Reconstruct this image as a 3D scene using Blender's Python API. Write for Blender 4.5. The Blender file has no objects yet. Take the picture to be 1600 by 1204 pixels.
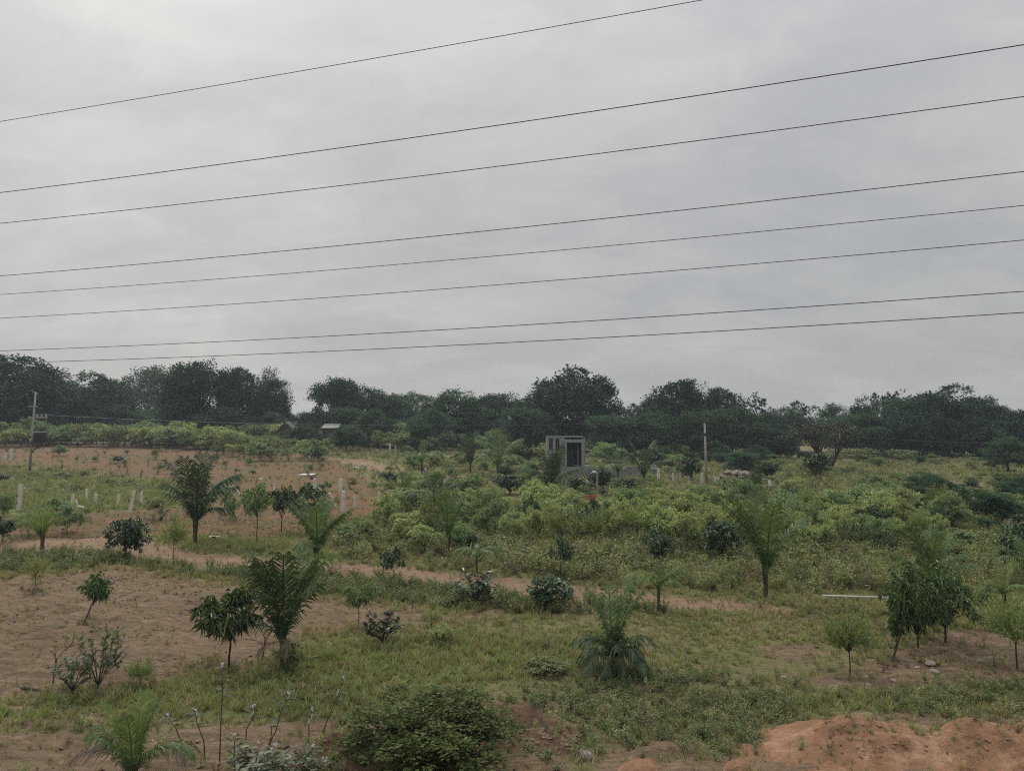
import bpy, math, random
import numpy as np
from mathutils import Vector, Matrix, Euler

scene = bpy.context.scene
col = scene.collection
R = math.radians

# ------------------------------------------------------------------ camera
CAM = np.array([0.0, 0.0, 5.5])
PITCH = R(3.24)
FPX = 1200.0                      # focal length in photograph pixels (1600 wide)
cam_d = bpy.data.cameras.new("camera")
cam_d.sensor_width = 36.0
cam_d.lens = FPX / 1600.0 * 36.0
cam_d.clip_start = 0.1
cam_d.clip_end = 6000.0
cam = bpy.data.objects.new("camera", cam_d)
cam.location = CAM
cam.rotation_euler = (math.pi / 2 + PITCH, 0, 0)
col.objects.link(cam)
scene.camera = cam

# ------------------------------------------------------------------ sky and sun
SUN_EL, SUN_AZ = R(44), R(-32)     # azimuth from +Y (the view direction), negative = left
sun_dir = Vector((math.sin(SUN_AZ) * math.cos(SUN_EL), math.cos(SUN_AZ) * math.cos(SUN_EL), math.sin(SUN_EL)))
sl = bpy.data.lights.new("sun", 'SUN')
sl.energy = 1.5
sl.angle = R(12)
sl.color = (1.0, 0.93, 0.82)
sun = bpy.data.objects.new("sun", sl)
sun.rotation_euler = sun_dir.to_track_quat('Z', 'Y').to_euler()
col.objects.link(sun)

world = bpy.data.worlds.new("World")
scene.world = world
world.use_nodes = True


class NT:
    """small helper round a node tree"""
    def __init__(self, tree):
        self.t = tree
        tree.nodes.clear()

    def n(self, typ, ins=None, **kw):
        nd = self.t.nodes.new(typ)
        for k, v in kw.items():
            setattr(nd, k, v)
        for k, v in (ins or {}).items():
            s = nd.inputs[k]
            if isinstance(v, bpy.types.NodeSocket):
                self.t.links.new(v, s)
            else:
                s.default_value = v
        return nd

    def math(self, op, a, b=0.0, clamp=False):
        return self.n('ShaderNodeMath', {0: a, 1: b}, operation=op, use_clamp=clamp).outputs[0]

    def mix(self, fac, a, b, mode='MIX'):
        nd = self.n('ShaderNodeMix', data_type='RGBA', blend_type=mode)
        for s, v in ((nd.inputs['Factor'], fac), (nd.inputs[6], a), (nd.inputs[7], b)):
            if isinstance(v, bpy.types.NodeSocket):
                self.t.links.new(v, s)
            elif isinstance(v, (int, float)):
                s.default_value = v
            else:
                s.default_value = (*v, 1.0) if len(v) == 3 else v
        return nd.outputs[2]

    def ramp(self, fac, stops, interp='LINEAR'):
        nd = self.n('ShaderNodeValToRGB', {0: fac})
        cr = nd.color_ramp
        cr.interpolation = interp
        while len(cr.elements) < len(stops):
            cr.elements.new(0.5)
        for e, (p, c) in zip(cr.elements, stops):
            e.position = p
            e.color = (*c, 1.0) if not isinstance(c, (int, float)) else (c, c, c, 1.0)
        return nd.outputs[0]

    def noise(self, vec, scale, detail=4.0, rough=0.55, dist=0.0):
        return self.n('ShaderNodeTexNoise', {'Vector': vec, 'Scale': scale, 'Detail': detail, 'Roughness': rough, 'Distortion': dist}).outputs['Fac']

    def mapping(self, vec, scale=(1, 1, 1), rot=(0, 0, 0), loc=(0, 0, 0)):
        return self.n('ShaderNodeMapping', {'Vector': vec, 'Scale': scale, 'Rotation': rot, 'Location': loc}).outputs[0]


w = NT(world.node_tree)
tc = w.n('ShaderNodeTexCoord')
sky = w.n('ShaderNodeTexSky', sky_type='NISHITA', sun_disc=False, sun_elevation=SUN_EL, sun_rotation=SUN_AZ,
          air_density=1.0, dust_density=2.5, ozone_density=1.0)
bg_sky = w.n('ShaderNodeBackground', {'Color': sky.outputs[0], 'Strength': 0.07})
sep = w.n('ShaderNodeSeparateXYZ', {0: tc.outputs['Generated']})
zc = w.math('ADD', w.math('MAXIMUM', sep.outputs[2], 0.0), 0.34)
cx = w.math('DIVIDE', sep.outputs[0], zc)
cy = w.math('DIVIDE', sep.outputs[1], zc)
cvec = w.n('ShaderNodeCombineXYZ', {0: cx, 1: cy, 2: 0.0}).outputs[0]
cv2 = w.mapping(cvec, scale=(1.0, 1.3, 1.0), rot=(0, 0, R(24)), loc=(0.7, 0.35, 0.0))
n1 = w.noise(cv2, 1.5, 5.0, 0.52, 0.4)
n2 = w.noise(w.mapping(cvec, scale=(1.0, 1.6, 1.0), rot=(0, 0, R(-18)), loc=(2.3, 5.1, 0.0)), 4.6, 9.0, 0.60, 0.7)
n3 = w.noise(w.mapping(cvec, scale=(0.8, 1.3, 1.0), loc=(7.3, 1.1, 0.0)), 14.0, 6.0, 0.62, 0.3)
glow = w.n('ShaderNodeVectorMath', {0: tc.outputs['Generated'], 1: tuple(Vector((-0.52, 0.72, 0.46)).normalized())}, operation='DOT_PRODUCT').outputs['Value']
glow = w.math('POWER', w.math('MAXIMUM', glow, 0.0), 7.0)
cl = w.math('ADD', w.math('MULTIPLY', n1, 0.80), w.math('MULTIPLY', n2, 0.34))
cl = w.math('ADD', cl, w.math('MULTIPLY', n3, 0.07))
cl = w.math('ADD', cl, w.math('MULTIPLY', glow, 0.15))
ccol = w.ramp(cl, [(0.40, (0.390, 0.399, 0.414)), (0.56, (0.440, 0.446, 0.450)), (0.72, (0.510, 0.515, 0.505)), (0.90, (0.61, 0.612, 0.585))])
# overcast sky brightens towards the zenith; unseen top raised to light the ground
zen = w.math('ADD', w.math('MULTIPLY', w.math('POWER', w.math('MAXIMUM', sep.outputs[2], 0.0), 3.0), 2.7), 0.76)
bg_cl = w.n('ShaderNodeBackground', {'Color': ccol, 'Strength': zen})
wm = w.n('ShaderNodeMixShader', {0: 0.90, 1: bg_sky.outputs[0], 2: bg_cl.outputs[0]})
w.n('ShaderNodeOutputWorld', {'Surface': wm.outputs[0]})

scene.view_settings.view_transform = 'Standard'
scene.view_settings.look = 'None'
scene.view_settings.exposure = 0.35
scene.view_settings.gamma = 1.0
scene.view_settings.use_curve_mapping = False
scene.cycles.volume_bounces = 0
scene.cycles.max_bounces = 5
scene.cycles.transparent_max_bounces = 6
scene.cycles.use_denoising = False
scene.cycles.adaptive_threshold = 0.004
scene.cycles.filter_width = 1.15

# ------------------------------------------------------------------ terrain height and pixel -> ground
def sstep(a, b, x):
    t = np.clip((np.asarray(x, float) - a) / (b - a), 0, 1)
    return t * t * (3 - 2 * t)


def height(x, y):
    x = np.asarray(x, float)
    y = np.asarray(y, float)
    wl = sstep(35, -35, x)
    rise = sstep(72, 165, y) * (0.75 + 2.1 * wl)
    und = 0.10 * np.sin(x * 0.31 + 0.7 * np.sin(y * 0.17)) * np.sin(y * 0.23 + 1.3) + 0.035 * np.sin(x * 1.1 + y * 0.5) * np.sin(y * 0.9 - x * 0.3)
    near = 0.35 * np.exp(-((x - 6) ** 2) / 60 - ((y - 10) ** 2) / 10)
    return rise + und * sstep(6, 12, y) + near


def ray(px, py):
    u = (px - 800.0) / FPX
    v = (602.0 - py) / FPX
    return np.array([u, math.cos(PITCH) - v * math.sin(PITCH), math.sin(PITCH) + v * math.cos(PITCH)])


_ys = np.exp(np.linspace(math.log(6.0), math.log(380.0), 900))


def at(px, py):
    """the ground point that the photograph shows at this pixel"""
    d = ray(px, py)
    t = _ys / d[1]
    g = CAM[2] + d[2] * t - height(d[0] * t, _ys)
    k = int(np.argmax(g < 0))
    if g[k] >= 0:
        k = len(_ys) - 1
    a, b = (t[k - 1] if k else 0.0), t[k]
    for _ in range(24):
        m = 0.5 * (a + b)
        if CAM[2] + d[2] * m - height(d[0] * m, d[1] * m) < 0:
            b = m
        else:
            a = m
    p = CAM + d * b
    return Vector((p[0], p[1], float(height(p[0], p[1]))))


def lift(px, py, depth):
    """the point at this depth on the line of sight of a pixel"""
    d = ray(px, py)
    return Vector(CAM + d * (depth / d[1]))


def on(px, depth):
    d = ray(px, 670)
    x = d[0] * depth / d[1]
    return Vector((x, depth, float(height(x, depth))))


def mpp(depth):
    return depth / FPX


# ------------------------------------------------------------------ object helpers
def mesh(name, verts, faces, mat=None, smooth=False, mats=None, fmat=None):
    me = bpy.data.meshes.new(name)
    verts = np.asarray(verts, np.float32).reshape(-1, 3)
    if isinstance(faces, np.ndarray):
        nf, k = faces.shape
        me.vertices.add(len(verts))
        me.vertices.foreach_set('co', verts.ravel())
        me.loops.add(nf * k)
        me.loops.foreach_set('vertex_index', faces.astype(np.int32).ravel())
        me.polygons.add(nf)
        me.polygons.foreach_set('loop_start', np.arange(0, nf * k, k, dtype=np.int32))
        me.polygons.foreach_set('loop_total', np.full(nf, k, np.int32))
        me.update(calc_edges=True)
    else:
        me.from_pydata([tuple(v) for v in verts], [], faces)
        me.update()
    for m in (mats or ([mat] if mat else [])):
        me.materials.append(m)
    if fmat is not None:
        me.polygons.foreach_set('material_index', np.asarray(fmat, np.int32))
    if smooth:
        me.polygons.foreach_set('use_smooth', np.ones(len(me.polygons), bool))
    return me


def obj(name, me, parent=None, loc=(0, 0, 0), rot=(0, 0, 0), scl=(1, 1, 1), mat=None):
    o = bpy.data.objects.new(name, me)
    o.location = loc
    o.rotation_euler = rot
    o.scale = scl
    col.objects.link(o)
    if parent is not None:
        o.parent = parent
    return o


def tag(o, label=None, cat=None, group=None, kind=None):
    if label:
        o['label'] = label
    if cat:
        o['category'] = cat
    if group:
        o['group'] = group
    if kind:
        o['kind'] = kind
    return o


def thing(name, label, cat, loc, rotz=0.0, group=None):
    o = bpy.data.objects.new(name, None)
    o.empty_display_size = 0.2
    o.location = loc
    o.rotation_euler = (0, 0, rotz)
    col.objects.link(o)
    return tag(o, label, cat, group)


class MB:
    """collects boxes, tubes and so on into one mesh"""
    def __init__(self):
        self.v, self.f = [], []

    def box(self, c, s, rot=None, jit=0.0, rnd=None):
        b = len(self.v)
        for dx in (-1, 1):
            for dy in (-1, 1):
                for dz in (-1, 1):
                    p = Vector((dx * s[0] / 2, dy * s[1] / 2, dz * s[2] / 2))
                    if jit:
                        p += Vector((rnd.uniform(-jit, jit), rnd.uniform(-jit, jit), rnd.uniform(-jit, jit)))
                    if rot:
                        p = Euler(rot).to_matrix() @ p
                    self.v.append(tuple(Vector(c) + p))
        for q in ((0, 1, 3, 2), (4, 6, 7, 5), (0, 4, 5, 1), (2, 3, 7, 6), (0, 2, 6, 4), (1, 5, 7, 3)):
            self.f.append(tuple(b + i for i in q))
        return self

    def tube(self, pts, rads, sides=6, cap=True):
        pts = [Vector(p) for p in pts]
        b0 = len(self.v)
        n = len(pts)
        ref = None
        for i, p in enumerate(pts):
            d = (pts[min(i + 1, n - 1)] - pts[max(i - 1, 0)]).normalized()
            if ref is None:
                ref = Vector((1, 0, 0)) if abs(d.x) < 0.8 else Vector((0, 1, 0))
            a = (ref - d * ref.dot(d)).normalized()
            ref = a
            c = d.cross(a)
            for k in range(sides):
                t = 2 * math.pi * k / sides
                self.v.append(tuple(p + (a * math.cos(t) + c * math.sin(t)) * rads[i]))
        for i in range(n - 1):
            for k in range(sides):
                k2 = (k + 1) % sides
                self.f.append((b0 + i * sides + k, b0 + i * sides + k2, b0 + (i + 1) * sides + k2, b0 + (i + 1) * sides + k))
        if cap:
            self.f.append(tuple(b0 + k for k in reversed(range(sides))))
            self.f.append(tuple(b0 + (n - 1) * sides + k for k in range(sides)))
        return self

    def mesh(self, name, mat, smooth=False):
        return mesh(name, self.v, self.f, mat, smooth)

    def build(self, name, mat, parent=None, smooth=False, **kw):
        return obj(name, self.mesh(name, mat, smooth), parent, **kw)


# ------------------------------------------------------------------ materials
def new_mat(name):
    m = bpy.data.materials.new(name)
    m.use_nodes = True
    return m, NT(m.node_tree)


def finish(t, shader):
    t.n('ShaderNodeOutputMaterial', {'Surface': shader})


def leaf_mat(name, stops, trans=0.22, rough=0.5, spec=0.35, vary=0.35):
    """leaf: each leaf its own hue, each plant its own value; some light passes through"""
    m, t = new_mat(name)
    geo = t.n('ShaderNodeNewGeometry')
    oi = t.n('ShaderNodeObjectInfo')
    c = t.ramp(geo.outputs['Random Per Island'], stops)
    val = t.math('ADD', t.math('MULTIPLY', oi.outputs['Random'], vary), 1.0 - vary / 2)
    hue = t.math('ADD', t.math('MULTIPLY', oi.outputs['Random'], 0.024), 0.486)
    hs = t.n('ShaderNodeHueSaturation', {'Color': c, 'Value': val, 'Hue': hue, 'Saturation': 1.0, 'Fac': 1.0})
    p = t.n('ShaderNodeBsdfPrincipled', {'Base Color': hs.outputs[0], 'Roughness': rough, 'Specular IOR Level': spec})
    tr = t.n('ShaderNodeBsdfTranslucent', {'Color': t.mix(1.0, hs.outputs[0], (1.15, 1.2, 0.6), 'MULTIPLY')})
    mx = t.n('ShaderNodeMixShader', {0: trans, 1: p.outputs[0], 2: tr.outputs[0]})
    finish(t, mx.outputs[0])
    return m


def rough_mat(name, c1, c2, scale=8.0, rough=0.85, bump=0.3, stretch=(1, 1, 1), c3=None):
    m, t = new_mat(name)
    tcn = t.n('ShaderNodeTexCoord')
    v = t.mapping(tcn.outputs['Object'], scale=stretch)
    f = t.noise(v, scale, 6.0, 0.6)
    stops = [(0.3, c1), (0.7, c2)] if c3 is None else [(0.28, c1), (0.5, c2), (0.72, c3)]
    c = t.ramp(f, stops)
    b = t.n('ShaderNodeBump', {'Height': t.noise(v, scale * 3.1, 5.0, 0.6), 'Strength': bump, 'Distance': 0.05})
    p = t.n('ShaderNodeBsdfPrincipled', {'Base Color': c, 'Roughness': rough, 'Specular IOR Level': 0.25, 'Normal': b.outputs[0]})
    finish(t, p.outputs[0])
    return m


M = {}
M['bark'] = rough_mat('bark', (0.045, 0.035, 0.026), (0.13, 0.105, 0.08), 14, stretch=(1, 1, 0.3))
M['bark_dark'] = rough_mat('bark_dark', (0.02, 0.017, 0.014), (0.07, 0.055, 0.045), 14, stretch=(1, 1, 0.3))
M['palm_bark'] = rough_mat('palm_bark', (0.035, 0.027, 0.02), (0.11, 0.08, 0.052), 20, stretch=(0.4, 0.4, 2.0))
M['mango'] = leaf_mat('mango_leaf', [(0.0, (0.042, 0.077, 0.031)), (0.55, (0.075, 0.129, 0.045)), (0.9, (0.128, 0.189, 0.066)), (1.0, (0.197, 0.239, 0.102))], rough=0.38, spec=0.5)
M['dark'] = leaf_mat('dark_leaf', [(0.0, (0.028, 0.057, 0.029)), (0.7, (0.053, 0.097, 0.041)), (1.0, (0.103, 0.152, 0.066))], trans=0.15, rough=0.4, spec=0.45)
M['spiky'] = leaf_mat('broad_leaf', [(0.0, (0.031, 0.049, 0.027)), (0.7, (0.053, 0.077, 0.041)), (1.0, (0.112, 0.133, 0.082))], trans=0.12, rough=0.38, spec=0.5)
M['feather'] = leaf_mat('feathery_leaf', [(0.0, (0.123, 0.172, 0.062)), (0.6, (0.188, 0.242, 0.090)), (1.0, (0.294, 0.311, 0.148))], trans=0.3)
M['pale'] = leaf_mat('pale_leaf', [(0.0, (0.180, 0.210, 0.080)), (0.6, (0.246, 0.270, 0.108)), (1.0, (0.324, 0.324, 0.148))], trans=0.3)
M['light'] = leaf_mat('light_leaf', [(0.0, (0.199, 0.251, 0.118)), (0.6, (0.315, 0.370, 0.173)), (1.0, (0.491, 0.515, 0.279))], trans=0.3, spec=0.15)
M['mid'] = leaf_mat('mid_leaf', [(0.0, (0.120, 0.188, 0.098)), (0.6, (0.196, 0.275, 0.140)), (1.0, (0.314, 0.374, 0.201))], trans=0.25, spec=0.15)
M['bushleaf'] = leaf_mat('bush_leaf', [(0.0, (0.047, 0.070, 0.022)), (0.6, (0.073, 0.100, 0.033)), (0.95, (0.116, 0.143, 0.052)), (1.0, (0.199, 0.217, 0.095))], trans=0.2, vary=0.1, rough=0.65, spec=0.08)
M['milkleaf'] = leaf_mat('milkweed_leaf', [(0.0, (0.115, 0.133, 0.092)), (0.6, (0.167, 0.184, 0.138)), (1.0, (0.242, 0.248, 0.207))], trans=0.15, rough=0.6)
M['olive'] = leaf_mat('olive_leaf', [(0.0, (0.111, 0.148, 0.064)), (0.6, (0.177, 0.215, 0.095)), (1.0, (0.277, 0.293, 0.147))], trans=0.25, spec=0.15)
M['calot'] = leaf_mat('grey_green_leaf', [(0.0, (0.078, 0.105, 0.061)), (0.6, (0.123, 0.153, 0.093)), (0.93, (0.174, 0.197, 0.128)), (1.0, (0.271, 0.286, 0.209))], trans=0.15, rough=0.6)
M['yellow'] = leaf_mat('yellow_green_leaf', [(0.0, (0.108, 0.144, 0.043)), (0.6, (0.162, 0.205, 0.059)), (1.0, (0.234, 0.253, 0.108))], trans=0.35)
M['far'] = leaf_mat('far_leaf', [(0.0, (0.017, 0.043, 0.026)), (0.6, (0.031, 0.069, 0.040)), (1.0, (0.062, 0.109, 0.066))], trans=0.1, vary=0.4, rough=0.7, spec=0.1)
M['far_mid'] = leaf_mat('far_mid_leaf', [(0.0, (0.041, 0.084, 0.051)), (0.6, (0.062, 0.119, 0.067)), (1.0, (0.104, 0.174, 0.097))], trans=0.12, vary=0.35, rough=0.7, spec=0.1)
M['far_thorn'] = leaf_mat('thorn_leaf', [(0.0, (0.035, 0.041, 0.028)), (0.6, (0.051, 0.059, 0.038)), (1.0, (0.077, 0.085, 0.055))], trans=0.15, vary=0.3)
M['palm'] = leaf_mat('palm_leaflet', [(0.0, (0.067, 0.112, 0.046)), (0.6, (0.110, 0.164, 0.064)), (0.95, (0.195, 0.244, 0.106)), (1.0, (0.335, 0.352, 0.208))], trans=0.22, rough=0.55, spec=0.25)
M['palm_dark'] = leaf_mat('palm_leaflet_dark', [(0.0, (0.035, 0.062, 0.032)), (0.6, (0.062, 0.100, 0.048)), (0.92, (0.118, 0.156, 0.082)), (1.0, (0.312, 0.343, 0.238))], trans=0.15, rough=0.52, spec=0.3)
M['palm_pale'] = leaf_mat('palm_leaflet_pale', [(0.0, (0.117, 0.169, 0.043)), (0.6, (0.176, 0.227, 0.068)), (1.0, (0.286, 0.305, 0.123))], trans=0.3, rough=0.42)
M['palm_dry'] = leaf_mat('palm_leaflet_dry', [(0.0, (0.102, 0.079, 0.051)), (0.6, (0.168, 0.132, 0.089)), (1.0, (0.264, 0.216, 0.148))], trans=0.15, rough=0.7)
M['grass'] = leaf_mat('grass_blade', [(0.0, (0.123, 0.175, 0.056)), (0.5, (0.175, 0.224, 0.074)), (0.85, (0.231, 0.259, 0.104)), (1.0, (0.336, 0.301, 0.160))], trans=0.25, vary=0.5, rough=0.6, spec=0.15)
M['grass_dry'] = leaf_mat('dry_grass_blade', [(0.0, (0.168, 0.161, 0.069)), (0.5, (0.231, 0.210, 0.100)), (0.85, (0.308, 0.259, 0.140)), (1.0, (0.392, 0.322, 0.193))], trans=0.2, vary=0.5, rough=0.7, spec=0.15)
M['weed'] = leaf_mat('weed_leaf', [(0.0, (0.147, 0.174, 0.079)), (0.45, (0.213, 0.240, 0.105)), (0.85, (0.296, 0.296, 0.146)), (1.0, (0.404, 0.355, 0.206))], trans=0.22, vary=0.5, rough=0.6, spec=0.15)
M['weed_green'] = leaf_mat('green_weed_leaf', [(0.0, (0.087, 0.117, 0.051)), (0.5, (0.132, 0.165, 0.071)), (0.9, (0.188, 0.213, 0.097)), (1.0, (0.270, 0.285, 0.143))], trans=0.22, vary=0.5, rough=0.6, spec=0.2)
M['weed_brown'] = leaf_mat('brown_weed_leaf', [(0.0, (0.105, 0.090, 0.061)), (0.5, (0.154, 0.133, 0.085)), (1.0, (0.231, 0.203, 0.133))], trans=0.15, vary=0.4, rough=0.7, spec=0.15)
M['clod'] = rough_mat('soil_clod', (0.14, 0.094, 0.065), (0.25, 0.175, 0.122), 9, 0.95)
M['stone'] = rough_mat('stone', (0.15, 0.12, 0.095), (0.30, 0.25, 0.205), 7, 0.9, c3=(0.23, 0.185, 0.145))
M['stone_grey'] = rough_mat('grey_stone', (0.2, 0.185, 0.165), (0.36, 0.33, 0.29), 7, 0.85)
M['stone_pink'] = rough_mat('pinkish_stone', (0.15, 0.115, 0.10), (0.30, 0.24, 0.215), 5, 0.85)
M['post'] = rough_mat('post_stone', (0.34, 0.32, 0.28), (0.56, 0.54, 0.49), 9, 0.8, stretch=(1, 1, 0.35), c3=(0.48, 0.45, 0.39))
M['concrete'] = rough_mat('raw_concrete', (0.085, 0.088, 0.094), (0.20, 0.205, 0.21), 2.2, 0.9, c3=(0.155, 0.16, 0.168))
M['concrete_light'] = rough_mat('light_concrete', (0.12, 0.125, 0.134), (0.25, 0.255, 0.262), 2.4, 0.9, stretch=(1.6, 1.6, 0.4), c3=(0.20, 0.205, 0.213))
M['pole'] = rough_mat('pole_concrete', (0.20, 0.19, 0.17), (0.33, 0.31, 0.28), 4, 0.85, stretch=(1, 1, 0.3))
M['steel_dark'] = rough_mat('dark_steel', (0.02, 0.02, 0.022), (0.055, 0.052, 0.05), 12, 0.6)
M['trafo'] = rough_mat('transformer_paint', (0.022, 0.025, 0.027), (0.05, 0.055, 0.056), 6, 0.55)
M['white'] = rough_mat('white_paint', (0.55, 0.55, 0.52), (0.75, 0.75, 0.72), 5, 0.6)
M['tank'] = rough_mat('grey_white_paint', (0.30, 0.31, 0.31), (0.42, 0.43, 0.42), 5, 0.7)
M['petal'] = rough_mat('pale_petal', (0.34, 0.31, 0.33), (0.46, 0.43, 0.44), 9, 0.8)
M['black'] = rough_mat('black_paint', (0.012, 0.012, 0.012), (0.03, 0.03, 0.03), 5, 0.6)
M['orange'] = rough_mat('orange_red_clay', (0.30, 0.10, 0.055), (0.46, 0.17, 0.09), 6, 0.8)
M['thatch'] = rough_mat('grey_thatch', (0.07, 0.07, 0.066), (0.14, 0.14, 0.132), 6, 0.95)
M['sheet'] = rough_mat('metal_sheet', (0.05, 0.06, 0.058), (0.105, 0.118, 0.114), 4, 0.55)
M['mudwall'] = rough_mat('mud_wall', (0.05, 0.042, 0.036), (0.10, 0.085, 0.07), 4, 0.95)
M['wood_dead'] = rough_mat('dead_wood', (0.035, 0.03, 0.025), (0.09, 0.075, 0.06), 10, 0.9)
M['cable'] = rough_mat('weathered_cable', (0.035, 0.036, 0.038), (0.06, 0.062, 0.064), 3, 0.5, bump=0.0)

# red earth of the mounds
def earth_mat(name, a, b, c, veg):
    m, t = new_mat(name)
    tcn = t.n('ShaderNodeTexCoord')
    v = tcn.outputs['Object']
    f = t.noise(v, 1.6, 7, 0.62, 0.4)
    f2 = t.noise(t.mapping(v, scale=(1, 1, 2.5)), 9, 6, 0.65)
    cc = t.mix(f2, t.ramp(f, [(0.32, a), (0.52, b), (0.68, c)]), (0.75, 0.72, 0.70), 'MULTIPLY')
    cc = t.mix(t.math('MULTIPLY', t.ramp(t.noise(v, 3.3, 6, 0.7, 0.5), [(0.56, 0.0), (0.66, 1.0)]), veg), cc, (0.10, 0.095, 0.05))
    b1 = t.n('ShaderNodeBump', {'Height': t.noise(v, 7, 8, 0.68, 0.3), 'Strength': 0.75, 'Distance': 0.12})
    b2 = t.n('ShaderNodeBump', {'Height': t.noise(v, 45, 4, 0.6), 'Strength': 0.5, 'Distance': 0.02, 'Normal': b1.outputs[0]})
    p = t.n('ShaderNodeBsdfPrincipled', {'Base Color': cc, 'Roughness': 0.95, 'Specular IOR Level': 0.15, 'Normal': b2.outputs[0]})
    finish(t, p.outputs[0])
    return m


M['earth'] = earth_mat('red_earth', (0.205, 0.112, 0.066), (0.315, 0.178, 0.108), (0.45, 0.285, 0.190), 0.4)
M['earth_dark'] = earth_mat('dark_red_earth', (0.11, 0.064, 0.043), (0.165, 0.100, 0.068), (0.225, 0.145, 0.10), 0.6)

# ------------------------------------------------------------------ ground regions (photograph outline -> real ground outline)
def ground_poly(pts):
    return np.array([at(px, max(py, 680))[:2] for px, py in pts])


REG = {}
REG['field'] = [ground_poly([(-80, 903), (0, 902), (110, 892), (180, 884), (260, 895), (400, 915), (520, 932), (640, 948), (700, 953), (830, 955),
                             (770, 966), (690, 976), (610, 985), (560, 985), (480, 995), (440, 1035), (370, 1045), (300, 1048), (240, 1072), (150, 1082), (60, 1088), (-80, 1092)])]
REG['soil'] = [
    ground_poly([(-60, 690), (120, 692), (300, 699), (420, 706), (520, 714), (560, 740), (600, 765), (640, 790), (560, 812), (500, 822), (420, 842), (330, 836),
                 (240, 835), (170, 838), (60, 842), (-60, 842), (-60, 812), (100, 800), (200, 797), (295, 790), (290, 752), (170, 742), (60, 728), (-60, 725)]),
    ground_poly([(1250, 1062), (1380, 1032), (1440, 1000), (1500, 985), (1660, 985), (1660, 1062), (1480, 1074), (1330, 1082)]),
    ground_poly([(-60, 1148), (60, 1143), (200, 1150), (330, 1132), (560, 1125), (640, 1118), (720, 1096), (870, 1096), (880, 1150), (900, 1260), (-60, 1260)]),
    ground_poly([(-60, 1100), (90, 1104), (180, 1116), (170, 1136), (-60, 1138)]),
    ground_poly([(1480, 884), (1580, 880), (1600, 905), (1500, 912)]),
    ground_poly([(900, 1260), (940, 1180), (1050, 1150), (1110, 1145), (1090, 1165), (1100, 1190), (1200, 1150), (1300, 1120), (1400, 1112), (1520, 1118), (1700, 1130), (1700, 1260)]),
    ground_poly([(1180, 1010), (1260, 1005), (1300, 1020), (1240, 1040)]),
]
REG['road'] = [
    ground_poly([(-60, 842), (60, 842), (160, 837), (230, 834), (250, 848), (320, 864), (400, 872), (470, 877), (560, 881), (640, 887), (720, 896), (800, 903), (900, 913), (1000, 924),
                 (1100, 935), (1180, 942), (1250, 950), (1180, 955), (1080, 952), (980, 948), (900, 940), (800, 930), (700, 917), (600, 905), (500, 898), (400, 894), (320, 888),
                 (230, 877), (180, 863), (60, 862), (-60, 866)]),
    ground_poly([(1490, 985), (1560, 976), (1660, 976), (1660, 1002), (1510, 1004)]),
    ground_poly([(512, 714), (560, 717), (680, 737), (770, 744), (680, 746), (560, 729)]),
]
REG['lush'] = [
    ground_poly([(-60, 745), (60, 738), (170, 748), (285, 755), (290, 788), (200, 796), (100, 798), (-60, 805)]),
    ground_poly([(1490, 935), (1600, 930), (1660, 985), (1480, 985)]),
    ground_poly([(560, 1000), (720, 985), (900, 1000), (900, 1050), (700, 1075), (420, 1070), (380, 1090), (100, 1105), (60, 1095), (240, 1078), (420, 1045)]),
    ground_poly([(370, 1075), (600, 1062), (760, 1070), (740, 1092), (620, 1112), (480, 1128), (330, 1122), (200, 1112)]),
    ground_poly([(-60, 1108), (120, 1112), (170, 1134), (-60, 1140)]),
    ground_poly([(310, 842), (420, 846), (520, 850), (560, 875), (470, 873), (320, 860)]),
    ground_poly([(1180, 1085), (1500, 1080), (1480, 1110), (1300, 1110), (1190, 1130)]),
]
REG['weeds'] = [
    ground_poly([(520, 825), (640, 800), (760, 790), (1000, 770), (1300, 768), (1480, 790), (1660, 800), (1660, 925), (1500, 930), (1390, 938), (1280, 930), (1200, 932), (1080, 928), (960, 915),
                 (820, 900), (660, 885), (560, 878), (510, 860)]),
]
REG['strip'] = [
    ground_poly([(-60, 868), (60, 864), (180, 866), (240, 880), (330, 890), (420, 898), (520, 902), (640, 912), (760, 925), (860, 938), (1000, 948), (1040, 958), (840, 956), (700, 952), (640, 946), (520, 930), (400, 912),
                 (260, 893), (180, 883), (110, 890), (0, 900), (-60, 900)]),
]
REG['weeds_front'] = [
    ground_poly([(800, 1085), (1000, 1050), (1130, 1060), (1250, 1075), (1200, 1130), (1180, 1165), (1090, 1180), (960, 1165), (860, 1185), (790, 1190)]),
    ground_poly([(1400, 1085), (1660, 1060), (1660, 1130), (1520, 1118), (1430, 1112)]),
]


def sdist(P, poly):
    """signed distance to a polygon, positive inside"""
    x, y = P[:, 0], P[:, 1]
    best = np.full(len(P), 1e9)
    inside = np.zeros(len(P), bool)
    for a, b in zip(poly, np.roll(poly, -1, axis=0)):
        e = b - a
        L = max((e ** 2).sum(), 1e-9)
        t = np.clip(((x - a[0]) * e[0] + (y - a[1]) * e[1]) / L, 0, 1)
        best = np.minimum(best, (x - a[0] - t * e[0]) ** 2 + (y - a[1] - t * e[1]) ** 2)
        c = (a[1] > y) != (b[1] > y)
        with np.errstate(divide='ignore', invalid='ignore'):
            xi = a[0] + (y - a[1]) * e[0] / e[1]
        inside ^= c & (x < xi)
    return np.where(inside, 1, -1) * np.sqrt(best)


def region(P, name, soft=0.5):
    out = np.zeros(len(P))
    s = soft * (0.6 + P[:, 1] / 40.0)
    for poly in REG[name]:
        out = np.maximum(out, sstep(-1, 1, sdist(P, poly) / s))
    return out


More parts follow.
